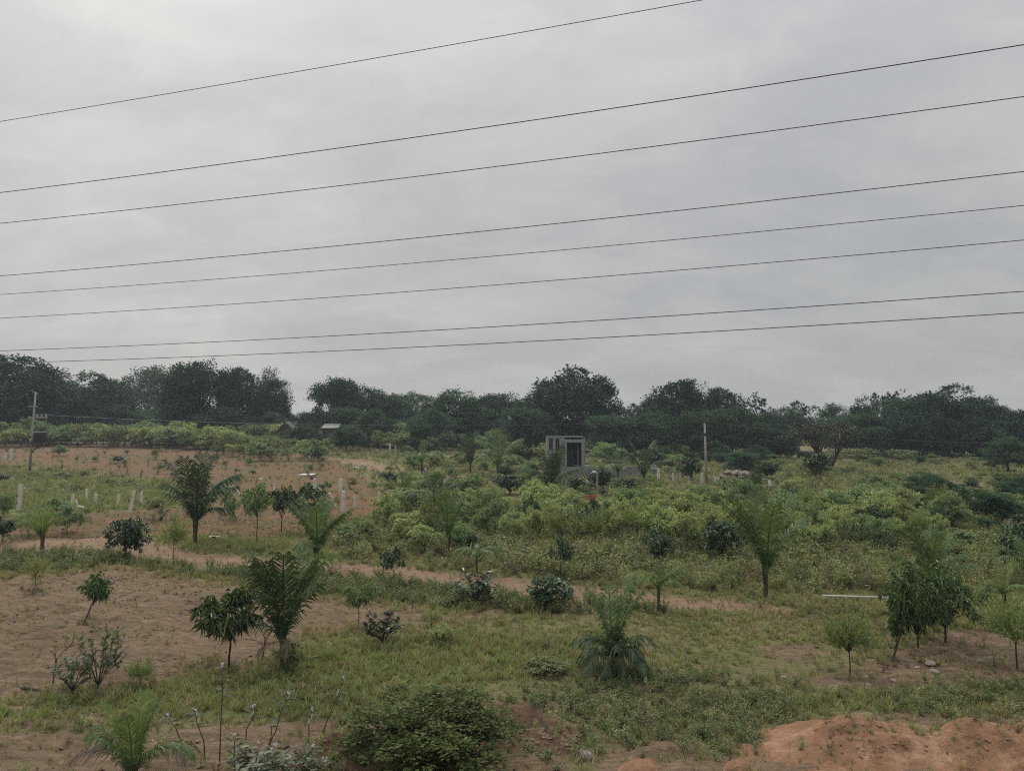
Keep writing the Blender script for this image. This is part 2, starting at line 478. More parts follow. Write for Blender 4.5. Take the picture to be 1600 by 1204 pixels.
# ------------------------------------------------------------------ ground sheet
def axis(segs):
    out = [segs[0][0]]
    for a, b, d in segs:
        n = max(1, int(round((b - a) / d)))
        out += list(a + (b - a) * (np.arange(1, n + 1) / n))
    return np.array(out)


gx = axis([(-700, -160, 30), (-160, -60, 4), (-60, -24, 1.0), (-24, 24, 0.26), (24, 60, 1.0), (60, 160, 4), (160, 700, 30)])
gy = axis([(-120, 0, 20), (0, 9, 1.5), (9, 24, 0.2), (24, 50, 0.4), (50, 110, 1.2), (110, 200, 4), (200, 900, 40)])
GX, GY = np.meshgrid(gx, gy)
P2 = np.stack([GX.ravel(), GY.ravel()], 1)
rs = np.random.RandomState(5)
mask = np.zeros((len(P2), 4))
inn = (P2[:, 1] > 5) & (P2[:, 1] < 190) & (np.abs(P2[:, 0]) < 130)
soil = np.zeros(len(P2)); road = np.zeros(len(P2)); farsoil = np.zeros(len(P2)); lush = np.zeros(len(P2)); field = np.zeros(len(P2)); weedm = np.zeros(len(P2))
soil[inn] = region(P2[inn], 'soil')
field[inn] = region(P2[inn], 'field')
farsoil[inn] = sstep(-1, 1, sdist(P2[inn], REG['soil'][0]) / (0.4 + P2[inn][:, 1] / 60))
road[inn] = region(P2[inn], 'road', 0.85)
lush[inn] = region(P2[inn], 'lush', 0.8)
Z = height(P2[:, 0], P2[:, 1])
Z = Z + rs.normal(0, 0.018, len(Z)) * np.clip(field + 0.6 * soil + 0.25, 0, 1) * (np.abs(P2[:, 0]) < 60) * (P2[:, 1] < 60) * (P2[:, 1] > 8)
fur = 0
for k in range(30):
    kx_, ky_ = rs.normal(0, 2.2), rs.normal(0, 7.0)
    fur = fur + np.sin(kx_ * P2[:, 0] + ky_ * P2[:, 1] + rs.uniform(0, 6.28))
fur = fur / math.sqrt(15.0)
fur = np.abs(fur) * 1.3 - 0.9
nearw = (np.abs(P2[:, 0]) < 46) * sstep(8, 10, P2[:, 1]) * sstep(60, 45, P2[:, 1])
Z = Z + fur * nearw * (0.012 + 0.055 * np.clip(field + 0.6 * soil, 0, 1)) * (1 - road)
Z = Z - 0.05 * road
nx, ny = len(gx), len(gy)
ii = (np.arange(ny - 1)[:, None] * nx + np.arange(nx - 1)[None, :]).ravel()
gf = np.stack([ii, ii + 1, ii + nx + 1, ii + nx], 1)
mg, t = new_mat('ground')
g = t.n('ShaderNodeNewGeometry')
pos = g.outputs['Position']
am = t.n('ShaderNodeAttribute', attribute_name='cover')
s3 = t.n('ShaderNodeSeparateColor', {0: am.outputs['Color']})
nbig = t.noise(pos, 0.25, 4, 0.55)
nmid = t.noise(pos, 1.3, 6, 0.62, 0.3)
nfin = t.noise(pos, 9.0, 6, 0.65)
nstr = t.noise(t.mapping(pos, scale=(1.0, 3.2, 1.0), rot=(0, 0, R(3))), 2.0, 8, 0.68, 0.9)
nrid = t.noise(t.mapping(pos, scale=(0.5, 2.4, 1.0), rot=(0, 0, R(-4))), 1.2, 6, 0.66, 0.9)


def soft_mask(sig, amp=0.9):
    e = t.math('ADD', sig, t.math('MULTIPLY', t.math('SUBTRACT', nmid, 0.5), amp))
    e = t.math('ADD', e, t.math('MULTIPLY', t.math('SUBTRACT', nfin, 0.5), amp * 0.6))
    return t.ramp(e, [(0.36, 0.0), (0.64, 1.0)])


green = t.ramp(nmid, [(0.30, (0.105, 0.110, 0.046)), (0.5, (0.155, 0.150, 0.066)), (0.68, (0.215, 0.182, 0.100))])
green = t.mix(t.math('MULTIPLY', t.ramp(nbig, [(0.40, 0.0), (0.62, 1.0)]), 0.45), green, (0.19, 0.145, 0.09))
lushc = t.ramp(nmid, [(0.3, (0.088, 0.112, 0.043)), (0.7, (0.150, 0.160, 0.066))])
green = t.mix(soft_mask(s3.outputs[2], 0.7), green, lushc)
soilc = t.ramp(nstr, [(0.32, (0.060, 0.040, 0.027)), (0.42, (0.172, 0.116, 0.078)), (0.56, (0.245, 0.170, 0.115)), (0.74, (0.32, 0.233, 0.162))])  # darkest stop paints shade of stubble and furrows into the soil colour
soilc = t.mix(t.ramp(nrid, [(0.36, 0.7), (0.50, 0.0)]), soilc, (0.105, 0.082, 0.052))
soilc = t.mix(t.math('MULTIPLY', t.ramp(nfin, [(0.55, 0.0), (0.7, 1.0)]), 0.5), soilc, (0.095, 0.080, 0.045))
soilc = t.mix(t.math('MULTIPLY', nbig, 0.5), soilc, (0.17, 0.125, 0.080))
soilc = t.mix(am.outputs['Alpha'], soilc, t.mix(t.ramp(nbig, [(0.42, 0.0), (0.62, 0.75)]), t.mix(1.0, soilc, (0.92, 0.74, 0.66), 'MULTIPLY'), (0.115, 0.105, 0.058)))
roadc = t.ramp(nmid, [(0.3, (0.205, 0.130, 0.088)), (0.6, (0.275, 0.182, 0.126)), (0.75, (0.33, 0.23, 0.163))])
cc = t.mix(soft_mask(s3.outputs[0]), green, soilc)
cc = t.mix(soft_mask(s3.outputs[1], 1.05), cc, roadc)
hb = t.math('ADD', t.math('MULTIPLY', nstr, 0.6), t.math('MULTIPLY', nrid, 0.7))
b1 = t.n('ShaderNodeBump', {'Height': hb, 'Strength': 0.9, 'Distance': 0.22})
b2 = t.n('ShaderNodeBump', {'Height': nfin, 'Strength': 0.7, 'Distance': 0.06, 'Normal': b1.outputs[0]})
pr = t.n('ShaderNodeBsdfPrincipled', {'Base Color': cc, 'Roughness': 0.95, 'Specular IOR Level': 0.12, 'Normal': b2.outputs[0]})
finish(t, pr.outputs[0])
gme = mesh('ground', np.column_stack([P2, Z]), gf, mg, smooth=True)
ca = gme.color_attributes.new('cover', 'FLOAT_COLOR', 'POINT')
ca.data.foreach_set('color', np.column_stack([np.maximum(soil, field), road, lush, farsoil]).astype(np.float32).ravel())
tag(obj('ground', gme), 'brown and green farm land crossed by a reddish dirt road', 'ground', kind='structure')

# ------------------------------------------------------------------ thin air haze
hm, t = new_mat('haze_air')
vol = t.n('ShaderNodeVolumePrincipled', {'Color': (0.80, 0.88, 1.0, 1.0), 'Density': 0.00038, 'Anisotropy': 0.2})
t.n('ShaderNodeOutputMaterial', {'Volume': vol.outputs[0]})
hm.cycles.homogeneous_volume = True
hz = MB().box((0, 390, 10.0), (1420, 1030, 32.0)).build('haze', hm)
tag(hz, 'thin pale haze over the farm land', 'haze', kind='stuff')

# ------------------------------------------------------------------ leaf and plant meshes
def norm(v):
    return v / np.maximum(np.linalg.norm(v, axis=-1, keepdims=True), 1e-9)


def leaves(P, D, L, W, rs, droop=0.2, fold=0.15):
    """one diamond leaf (two triangles, folded along its rib) per point"""
    n = len(P)
    D = norm(D)
    S = norm(np.cross(D, np.array([0, 0, 1.0]) + rs.normal(0, 0.45, (n, 3))))
    U = np.cross(S, D)
    L = (np.asarray(L) * rs.uniform(0.7, 1.3, n))[:, None]
    W = (np.asarray(W) * rs.uniform(0.75, 1.25, n))[:, None]
    mid = P + D * L * 0.5
    tip = P + D * L - np.array([0, 0, 1.0]) * L * droop
    V = np.stack([P, mid + S * W / 2 + U * W * fold, tip, mid - S * W / 2 + U * W * fold], 1).reshape(-1, 3)
    b = (np.arange(n) * 4)[:, None]
    F = np.concatenate([b + np.array([[0, 1, 2]]), b + np.array([[0, 2, 3]])], 1).reshape(-1, 3)
    return V, F


def rdirs(n, rs):
    return norm(rs.normal(0, 1, (n, 3)))


def trunk_mesh(name, rs, h0, ends, r, mat, lean=0.0, stems=1, sides=6):
    """tapered trunk that forks into limbs running to ENDS"""
    mb = MB()
    base = []
    for s in range(stems):
        off = Vector((rs.uniform(-1, 1), rs.uniform(-1, 1), 0)) * (0.0 if stems == 1 else r * 2.2)
        top = Vector((lean + (off.x * 3), off.y * 3, h0 * rs.uniform(0.9, 1.1)))
        pts = [off, off.lerp(top, 0.35) + Vector((rs.uniform(-1, 1), rs.uniform(-1, 1), 0)) * r * 0.7, off.lerp(top, 0.7) + Vector((rs.uniform(-1, 1), rs.uniform(-1, 1), 0)) * r * 0.7, top]
        mb.tube(pts, [r * 1.15, r * 0.95, r * 0.82, r * 0.7], sides)
        base.append(top)
    for e in ends:
        e = Vector(e)
        b = min(base, key=lambda q: (q - e).length)
        st = b.lerp(Vector((b.x * 0.5, b.y * 0.5, 0)), rs.uniform(0.0, 0.25))
        midp = st.lerp(e, 0.5) + Vector((0, 0, 0.06 * (e - st).length))
        mb.tube([st, midp, e], [r * 0.5, r * 0.3, r * 0.12], 4, cap=False)
    return mb.mesh(name, mat)


def lobed_crown(rs, n_lobes, z0, z1, hw, lobe_r, n_sub, n_leaf, L, W, flat=1.0, droop=0.15, top_bias=0.0, sub_r=0.30, boxy=2.0):
    """lumpy crown: lobes carry twig clumps, clumps carry leaves; returns leaf arrays and lobe centres"""
    C = []
    tries = 0
    while len(C) < n_lobes and tries < 4000:
        tries += 1
        p = rs.uniform(-1, 1, 3)
        rr = math.hypot(p[0], p[1]) ** 2 + abs(p[2]) ** (boxy if p[2] < 0 else 2.0)
        if rr > 1 or rr < 0.06:
            continue
        if p[2] < -0.2 and rs.rand() < top_bias:
            continue
        C.append(p)
    C = np.array(C)
    zc_, zh = (z0 + z1) / 2, (z1 - z0) / 2
    C = C * np.array([hw, hw, zh]) * 0.78 + np.array([0, 0, zc_])
    VV, FF, off = [], [], 0
    for c in C:
        lr = lobe_r * rs.uniform(0.7, 1.25)
        sd = rdirs(n_sub, rs)
        sd[:, 2] = np.where(sd[:, 2] < -0.35, -sd[:, 2], sd[:, 2])
        sc = c + sd * lr * rs.uniform(0.55, 1.0, (n_sub, 1)) * np.array([1, 1, flat])
        for q, d in zip(sc, sd):
            m = max(3, int(n_leaf * rs.uniform(0.6, 1.4)))
            ld = rdirs(m, rs)
            P = q + ld * lr * sub_r * rs.uniform(0.1, 1.0, (m, 1))
            V, F = leaves(P, ld * 0.8 + d * 0.7 + np.array([0, 0, -droop]), L, W, rs, droop)
            VV.append(V); FF.append(F + off); off += len(V)
    return np.concatenate(VV), np.concatenate(FF), C


KIND = {}      # kind -> list of (trunk mesh, crown mesh); all unit high (z 0..1) and unit wide


def unit(V, trunk, hw=None):
    return V


def fit(crown, trunk):
    """scale a plant's meshes so that it is one unit high and its crown one unit wide"""
    V = np.empty(len(crown.vertices) * 3, np.float32)
    crown.vertices.foreach_get('co', V)
    V = V.reshape(-1, 3)
    top = np.percentile(V[:, 2], 99.6)
    wid = np.percentile(V[:, 0], 99) - np.percentile(V[:, 0], 1)
    cxx = (np.percentile(V[:, 0], 99) + np.percentile(V[:, 0], 1)) / 2
    for me in (crown, trunk):
        if me is None:
            continue
        me.transform(Matrix.Diagonal((1 / wid, 1 / wid, 1 / top, 1)))
    return crown, trunk


def add_kind(kind, mat, bark, seeds, fn):
    out = []
    for s in seeds:
        rs_ = np.random.RandomState(s)
        V, F, ends, tr = fn(rs_)
        cr = mesh(kind + '_crown', V, F, M[mat])
        tm = trunk_mesh(kind + '_trunk', rs_, tr['h'], ends, tr['r'], M[bark], tr.get('lean', 0), tr.get('stems', 1)) if tr else None
        out.append(fit(cr, tm))
    KIND[kind] = out


# big trees of the far belt
def k_far(z0=-0.02, lobes=58, lr=0.165, flat=0.8, n_sub=16, n_leaf=28, L=0.027, W=0.021, r=0.022):
    def f(rs_):
        V, F, C = lobed_crown(rs_, lobes, z0, 1.0, 0.5, lr, n_sub, n_leaf, L, W, flat, 0.1, 0.15, 0.42, 8.0)
        return V, F, C[:: max(1, len(C) // 9)], dict(h=0.32, r=r)
    return f


add_kind('far', 'far', 'bark_dark', (11, 12, 13, 14, 15), k_far())
add_kind('far_mid', 'far_mid', 'bark_dark', (21, 22, 23, 24), k_far(z0=-0.03, lobes=62, lr=0.15, flat=0.9, n_sub=14, n_leaf=24, L=0.024, W=0.018))
add_kind('far_sparse', 'far', 'bark_dark', (31, 32, 33), k_far(z0=0.22, lobes=22, lr=0.10, n_sub=7, n_leaf=9, L=0.045, W=0.034, r=0.018))


def k_thorn(rs_):
    V, F, C = lobed_crown(rs_, 30, 0.38, 1.0, 0.5, 0.12, 11, 11, 0.035, 0.018, 0.45, 0.05, 0.2)
    return V, F, C[::2], dict(h=0.36, r=0.024, stems=3)


add_kind('thorn', 'far_thorn', 'bark_dark', (41, 42), k_thorn)


# mango: whorls of long hanging leaves at twig ends
def k_mango(zb, lean=0.0, nw=60, nl=17, L=0.115, hw=0.5):
    def f(rs_):
        E = []
        while len(E) < nw:
            p = rs_.uniform(-1, 1, 3)
            if 0.35 < np.linalg.norm(p) < 1:
                E.append(p)
        E = np.array(E) * rs_.uniform(0.75, 1.25, (nw, 1)) * np.array([hw, hw, (1 - zb) / 2 * 0.86]) * 0.85 + np.array([lean, 0, (1 + zb) / 2])
        VV, FF, off = [], [], 0
        for e in E:
            n = int(nl * rs_.uniform(0.7, 1.3))
            a = rs_.uniform(0, 2 * math.pi, n)
            D = np.stack([np.cos(a), np.sin(a), rs_.uniform(-0.9, 0.5, n)], 1) + (e - np.array([lean, 0, 0.6])) * 0.5
            P = e + rs_.normal(0, 0.022, (n, 3))
            V, F = leaves(P, D, L, L * 0.24, rs_, 0.45, 0.2)
            VV.append(V); FF.append(F + off); off += len(V)
        return np.concatenate(VV), np.concatenate(FF), E[::3], dict(h=max(zb, 0.12) + 0.08, r=0.017, lean=lean)
    return f


add_kind('mango', 'mango', 'bark_dark', (51, 52, 53), k_mango(0.36))
add_kind('mango_low', 'mango', 'bark_dark', (54, 55), k_mango(0.14, nw=88, nl=17, L=0.085))
add_kind('mango_slim', 'mango', 'bark_dark', (56, 57), k_mango(0.42, 0.16, nw=34, nl=15, L=0.11, hw=0.32))
add_kind('mango_mid', 'mid', 'bark', (58, 59), k_mango(0.42, nw=36, nl=15, L=0.12))


# feathery: fine upright sprays on many thin twigs
def k_feather(zb, ntw=120, nl=36, L=0.05, W=0.017, up=0.8, hw=0.5):
    def f(rs_):
        VV, FF, off, E = [], [], 0, []
        for k in range(ntw):
            a = rs_.uniform(0, 2 * math.pi)
            rr = math.sqrt(rs_.rand()) * hw
            zt = zb + (1 - zb) * (0.06 + 0.94 * math.sqrt(max(0, 1 - (rr / hw) ** 2)) ** 0.8 * rs_.uniform(0.25, 1.0))
            e = np.array([math.cos(a) * rr, math.sin(a) * rr, zt])
            s = np.array([math.cos(a) * rr * 0.35, math.sin(a) * rr * 0.35, zb + (zt - zb) * 0.12])
            n = int(nl * rs_.uniform(0.7, 1.3))
            tt = rs_.uniform(0.25, 1.0, (n, 1))
            P = s + (e - s) * tt + rs_.normal(0, 0.02, (n, 3))
            D = rdirs(n, rs_) * 0.9 + norm((e - s)[None])[0] * up + np.array([0, 0, 0.25])
            V, F = leaves(P, D, L, W, rs_, 0.05, 0.1)
            VV.append(V); FF.append(F + off); off += len(V)
            if k % 5 == 0:
                E.append(e * 0.97)
        return np.concatenate(VV), np.concatenate(FF), E, dict(h=zb + 0.06, r=0.013)
    return f


add_kind('feather', 'feather', 'bark_dark', (61, 62, 63), k_feather(0.36))
add_kind('pale', 'pale', 'bark', (64, 65), k_feather(0.42, ntw=70, nl=30, L=0.06, W=0.016))
add_kind('yellow', 'yellow', 'bark', (66, 67), k_feather(0.42, ntw=40, nl=24, L=0.09, W=0.022, up=0.1))


# dense dark round bushes, leafy saplings of the orchard, small olive shrubs
def k_lobed(zb, lobes, lr, n_sub, n_leaf, L, W, flat=0.9, droop=0.25, h=None, r=0.016, stems=1, hw=0.5):
    def f(rs_):
        V, F, C = lobed_crown(rs_, lobes, zb, 1.0, hw, lr, n_sub, n_leaf, L, W, flat, droop)
        return V, F, C[::3], dict(h=(zb + 0.1) if h is None else h, r=r, stems=stems)
    return f


add_kind('dense', 'dark', 'bark_dark', (71, 72, 73), k_lobed(0.14, 22, 0.17, 10, 11, 0.075, 0.042))
add_kind('dark_sapling', 'dark', 'bark_dark', (74, 75, 76), k_lobed(0.34, 12, 0.17, 8, 10, 0.10, 0.05))
add_kind('light', 'light', 'bark', (81, 82, 83, 84, 85), k_lobed(0.12, 20, 0.15, 10, 17, 0.060, 0.028, droop=0.3))
add_kind('mid', 'mid', 'bark', (86, 87, 88, 89), k_lobed(0.12, 18, 0.16, 10, 16, 0.064, 0.029, droop=0.3))
add_kind('olive', 'olive', 'bark', (91, 92, 93), k_lobed(0.06, 16, 0.18, 9, 8, 0.085, 0.032, flat=0.7, droop=0.1, h=0.2, stems=3))


# stiff shrubs with separate upright broad leaves
def k_spiky(nb=22, nl=13, L=0.13, W=0.055, hw=0.5):
    def f(rs_):
        VV, FF, off, E = [], [], 0, []
        for k in range(nb):
            a = rs_.uniform(0, 2 * math.pi)
            rr = math.sqrt(rs_.rand()) * hw * 0.85
            e = np.array([math.cos(a) * rr, math.sin(a) * rr, rs_.uniform(0.3, 0.9) * (1.05 - 0.35 * rr / hw)])
            E.append(e)
            n = int(nl * rs_.uniform(0.7, 1.3))
            aa = rs_.uniform(0, 2 * math.pi, n)
            tt = rs_.uniform(0.55, 1.0, (n, 1))
            P = e * tt
            D = np.stack([np.cos(aa), np.sin(aa), rs_.uniform(0.1, 1.2, n)], 1)
            V, F = leaves(P, D, L, W, rs_, 0.05, 0.2)
            VV.append(V); FF.append(F + off); off += len(V)
        return np.concatenate(VV), np.concatenate(FF), E, dict(h=0.10, r=0.014)
    return f


add_kind('spiky', 'spiky', 'bark_dark', (101, 102, 103), k_spiky())
add_kind('calot', 'calot', 'bark', (104, 105, 106), k_spiky(22, 15, 0.095, 0.042))
add_kind('bush', 'bushleaf', 'bark', (107,), k_lobed(0.0, 75, 0.11, 16, 16, 0.028, 0.015, flat=1.0, droop=0.1, h=0.2, stems=4))
add_kind('low_bush', 'weed_green', 'bark', (108, 109), k_lobed(0.0, 26, 0.15, 10, 10, 0.07, 0.03, flat=0.8, droop=0.1, h=0.2, stems=3))


# bare twigs
def bare_mesh(seed, name):
    rs_ = np.random.RandomState(seed)
    mb = MB()

    def grow(p, d, L, r, lv):
        q = p + d * L
        mb.tube([p, p.lerp(q, 0.5) + Vector(rs_.normal(0, 0.02, 3)) * L, q], [r, r * 0.8, r * 0.6], 4, cap=False)
        if lv:
            for k in range(3 if lv > 1 else 2):
                nd = (d + Vector(rs_.normal(0, 0.5, 3)) + Vector((0, 0, 0.25))).normalized()
                grow(p.lerp(q, rs_.uniform(0.5, 1.0)), nd, L * rs_.uniform(0.45, 0.7), r * 0.55, lv - 1)
    grow(Vector((0, 0, 0)), Vector((0.12, 0, 1)).normalized(), 0.55, 0.018, 3)
    return mb.mesh(name, M['wood_dead'])


BARE = [bare_mesh(s, 'bare_twigs') for s in (1, 2, 3)]
_rk = random.Random(77)


def plant(kind, name, label, cat, base, h, wid, group=None, rot=None, variant=None, lean=(0, 0), single=False, mat=None):
    """put one plant of a kind at BASE: an Empty that carries trunk and crown"""
    vs = KIND[kind]
    crown, trunk = vs[_rk.randrange(len(vs)) if variant is None else variant % len(vs)]
    rot = _rk.uniform(0, 6.28) if rot is None else rot
    root = thing(name, label, cat, base, rot, group)
    root.rotation_euler = (lean[0], lean[1], rot)
    root.scale = (wid, wid, h)
    if trunk is not None:
        obj('trunk', trunk, root)
    c = obj('crown', crown, root)
    if mat:
        c.material_slots[0].link = 'OBJECT'
        c.material_slots[0].material = M[mat]
    return root


def plant_px(kind, name, label, cat, bx, by, top, wpx, **kw):
    """a plant whose foot, top and width the photograph shows at these pixels"""
    p = at(bx, by)
    h = max(0.15, lift(bx, top, p.y).z - p.z)
    return plant(kind, name, label, cat, p, h, wpx * mpp(p.y), **kw)


# ------------------------------------------------------------------ far tree belt: (px, depth, top py, width px, kind, label)
FAR = [
    (10, 150, 563, 150, 'far', 'tall dark rounded tree at the left edge behind the transformer pole'),
    (95, 175, 600, 100, 'far_mid', 'dark green tree between the left edge tree and the pale round tree'),
    (140, 165, 588, 110, 'far', 'broad dark tree with a knobbly top right of the transformer pole'),
    (225, 215, 578, 105, 'far_mid', 'paler hazy dome shaped tree behind the left field'),
    (312, 150, 572, 100, 'far', 'tall black green tree with sky gaps, left of the gap in the treeline'),
    (378, 150, 581, 66, 'far', 'narrow dark tree squeezed between two tall trees left of the gap'),
    (424, 155, 584, 56, 'far', 'rounded dark tree just left of the open gap in the treeline'),
    (270, 190, 618, 90, 'far_mid', 'low dark tree below the pale dome tree'),
    (180, 160, 636, 90, 'far_mid', 'low spreading tree under the broad dark tree on the left'),
    (60, 165, 625, 90, 'far_mid', 'low dark green tree right behind the transformer pole'),
    (478, 170, 648, 34, 'far', 'small dark tree standing in the open gap of the treeline'),
    (524, 165, 596, 70, 'far', 'dark flat topped tree just right of the open gap'),
    (582, 172, 610, 84, 'far', 'dark tree sloping down right of the flat topped tree'),
    (640, 175, 618, 80, 'far_mid', 'soft hazy tree in the middle of the treeline'),
    (712, 150, 614, 95, 'far_mid', 'bushy mid green tree with twiggy shoots on top left of centre'),
    (780, 180, 620, 80, 'far', 'low dark tree filling the treeline left of the tallest central tree'),
    (838, 165, 616, 60, 'far', 'dark tree leaning on the left side of the tallest central tree'),
    (890, 150, 580, 118, 'far', 'tallest central tree with a big dark rounded crown behind the grey cabin'),
    (950, 150, 626, 66, 'far', 'lower dark shoulder tree right of the tallest central tree'),
    (985, 175, 634, 50, 'far_sparse', 'thin tree with sky showing through between two big dark trees'),
    (1058, 145, 600, 100, 'far', 'large dark lumpy tree above the plain utility pole'),
    (1028, 150, 628, 60, 'far', 'smaller dark tree at the left foot of the large lumpy tree'),
    (1130, 150, 612, 76, 'far', 'dark tree right of the large lumpy tree'),
    (1182, 160, 618, 56, 'far_sparse', 'open crowned tree with sky gaps right of the utility pole'),
    (1225, 160, 642, 70, 'far_mid', 'low dark tree under the thin twiggy treetop'),
    (1248, 165, 630, 56, 'far_sparse', 'thin twiggy treetop against the sky right of centre'),
    (1310, 155, 636, 72, 'far_mid', 'low tree with tufty top behind the thorn tree'),
    (1350, 150, 627, 60, 'far', 'dark tree left of the almost bare treetop'),
    (1388, 150, 614, 50, 'far_sparse', 'almost bare spiky treetop sticking out of the treeline on the right'),
    (1425, 145, 626, 90, 'far_mid', 'mid green tree below the almost bare treetop'),
    (1482, 140, 609, 120, 'far', 'broad tallest tree of the right hand treeline'),
    (1545, 140, 628, 90, 'far', 'dark tree sloping down right of the broad right hand tree'),
    (1600, 140, 645, 70, 'far', 'dark tree at the right edge of the picture'),
    (1572, 96, 686, 64, 'far_mid', 'pale leafy tree standing forward at the right edge field'),
    (1282, 96, 662, 92, 'thorn', 'brown grey thorn tree with a forked dark trunk in the right field'),
    (820, 140, 640, 70, 'far_mid', 'low dark green tree behind the cabin on its left'),
    (960, 130, 652, 80, 'far_mid', 'spreading dark shrub tree right behind the cabin'),
    (1020, 128, 648, 80, 'far_mid', 'dark undergrowth tree left of the utility pole'),
    (1080, 128, 646, 70, 'far_mid', 'dark undergrowth tree right behind the utility pole'),
    (1145, 130, 640, 76, 'far_mid', 'dark spreading tree behind the stone heap'),
    (1200, 132, 650, 80, 'far_mid', 'dark low tree left of the thorn tree'),
    (1340, 135, 650, 80, 'far_mid', 'dark low tree right of the thorn tree'),
    (1400, 135, 645, 80, 'far', 'shadowed low tree under the right hand treeline'),
    (1460, 132, 648, 90, 'far', 'shadowed tree trunk side below the broad right hand tree'),
    (1525, 130, 652, 80, 'far', 'shadowed low tree left of the pale leafy tree'),
    (745, 150, 640, 70, 'far_mid', 'low tree right of the bushy mid green tree'),
    (670, 135, 642, 64, 'far_mid', 'low green tree at the left foot of the bushy mid green tree'),
    (590, 140, 644, 64, 'far_mid', 'low green tree in front of the sloping dark tree'),
    (545, 150, 640, 60, 'far_mid', 'low green tree at the foot of the flat topped tree'),
    (350, 140, 640, 70, 'far', 'dark low tree under the black green tree with sky gaps'),
    (430, 145, 648, 50, 'far_mid', 'low tree beside the thatched hut'),
    (540, 128, 668, 42, 'far_mid', 'small dark tree before the right end of the long shed'),
    (478, 126, 667, 36, 'far_mid', 'small dark tree between the hut and the long shed'),
    (-70, 150, 575, 150, 'far', 'dark tree cut off by the left edge'),
    (1680, 140, 640, 110, 'far', 'dark tree cut off by the right edge'),
]
for px, dep, top, wpx, kind, lab in FAR:
    if px < 480:
        dep *= 1.08
    p = on(px, dep)
    h = lift(px, top - 3, dep).z - p.z
    o = plant(kind, 'thorn_tree' if kind == 'thorn' else 'shade_tree', lab, 'tree', p, h, wpx * mpp(dep) * 1.16, group='trees of the far tree belt')
# twiggy shoots above the bushy tree and the far-off wood behind
rr_ = random.Random(3)
for k in range(26):
    px = -160 + k * 75 + rr_.uniform(-20, 20)
    dep = rr_.uniform(230, 300)
    p = on(px, dep)
    top = rr_.uniform(646, 655)
    plant('far_mid', 'distant_tree', 'hazy low tree of the distant wood glimpsed behind the tree belt', 'tree', p, lift(px, top, dep).z - p.z, rr_.uniform(80, 110) * mpp(dep), group='distant wood behind the tree belt')

# ------------------------------------------------------------------ overhead power lines
def wire_obj(name, label, pts, r, group):
    mb = MB().tube(pts, [r] * len(pts), 5)
    return tag(mb.build(name, M['cable']), label, 'power line', group)


def wire_between(a, b, sag, n=40, ext=0.5):
    pts = []
    for i in range(n + 1):
        s = -ext + (1 + 2 * ext) * i / n
        p = a.lerp(b, s)
        pts.append(p - Vector((0, 0, sag * 4 * s * (1 - s))))
    return pts


WIRES = [
    (190, -92, 30, 20.5, 0.012, 'topmost thin power line that leaves the picture at its top edge'),
    (301, 70, 19.5, 12.5, 0.0095, 'second power line from the top, rising to the right'),
    (349, 151, 19.5, 12.5, 0.0085, 'third power line from the top, just below the second'),
    (431, 268, 20, 13, 0.0085, 'fourth power line from the top, upper wire of the close trio'),
    (460, 321, 20, 13, 0.0070, 'fifth power line from the top, middle wire of the close trio'),
    (497, 375, 20, 13, 0.0072, 'sixth power line from the top, lowest wire of the close trio'),
    (548, 455, 20, 13, 0.0080, 'second lowest power line, just above the lowest one'),
    (567, 488, 20, 13, 0.0080, 'lowest power line, passing just above the tree tops on the left'),
]
for yl, yr, dl, dr, r, lab in WIRES:
    a, b = lift(0, yl, dl), lift(1600, yr, dr)
    wire_obj('power_line', lab, wire_between(a, b, 0.10), r, 'power lines across the sky')

# ------------------------------------------------------------------ transformer pole and utility pole
pb = at(46, 741)
zt = lift(51, 612, pb.y).z - pb.z
tp = thing('transformer_pole', 'tall concrete pole carrying a dark transformer box in the left field', 'utility pole', pb)
MB().tube([(0, 0, 0), (0.18, 0, zt * 0.5), (0.38, 0, zt)], [0.15, 0.125, 0.09], 8).build('pole', M['pole'], tp, smooth=True)
k = mpp(pb.y)


def tpz(py):
    return lift(46, py, pb.y).z - pb.z


zpl = tpz(691)
MB().box((0.55, 0, zpl), (2.7, 0.9, 0.16)).build('platform', M['steel_dark'], tp)
MB().tube([(0.20, 0, tpz(706)), (1.35, 0, zpl - 0.08)], [0.07, 0.07], 5).build('brace', M['steel_dark'], tp)
bx = MB().box((1.1, 0, tpz(683)), (1.05, 0.8, tpz(675) - tpz(690))).build('transformer', M['trafo'], tp)
for i in range(5):
    MB().box((0.72 + i * 0.2, -0.47, tpz(684)), (0.06, 0.14, 0.75)).build('cooling_fin', M['trafo'], bx)
for i in range(3):
    MB().tube([(0.8 + i * 0.3, 0, tpz(675) - 0.05), (0.8 + i * 0.3, 0, tpz(675) + 0.4)], [0.07, 0.04], 6).build('bushing', M['steel_dark'], bx)
MB().tube([(1.65, 0, tpz(684) - 0.2), (1.75, 0, tpz(684) + 0.25)], [0.2, 0.2], 6).build('oil_tank', M['trafo'], bx)
MB().box((1.1, 0, tpz(675) + 0.03), (1.1, 0.85, 0.07)).build('lid', M['tank'], bx)
MB().box((-0.6, 0, tpz(687)), (0.5, 0.4, 0.4)).build('switch_box', M['steel_dark'], tp)
MB().box((0.75, 0, tpz(652)), (2.2, 0.14, 0.16)).build('crossarm', M['pole'], tp)
for i in range(3):
    MB().tube([(0.65 + i * 0.5, 0, tpz(652) + 0.07), (0.65 + i * 0.5, 0, tpz(652) + 0.40)], [0.10, 0.07], 6).build('insulator', M['tank'], tp)
MB().box((0.1, 0, tpz(635)), (1.1, 0.13, 0.14)).build('crossarm', M['pole'], tp)
MB().tube([(-0.3, 0, tpz(635) + 0.06), (-0.3, 0, tpz(624))], [0.16, 0.1], 6).build('insulator', M['steel_dark'], tp)

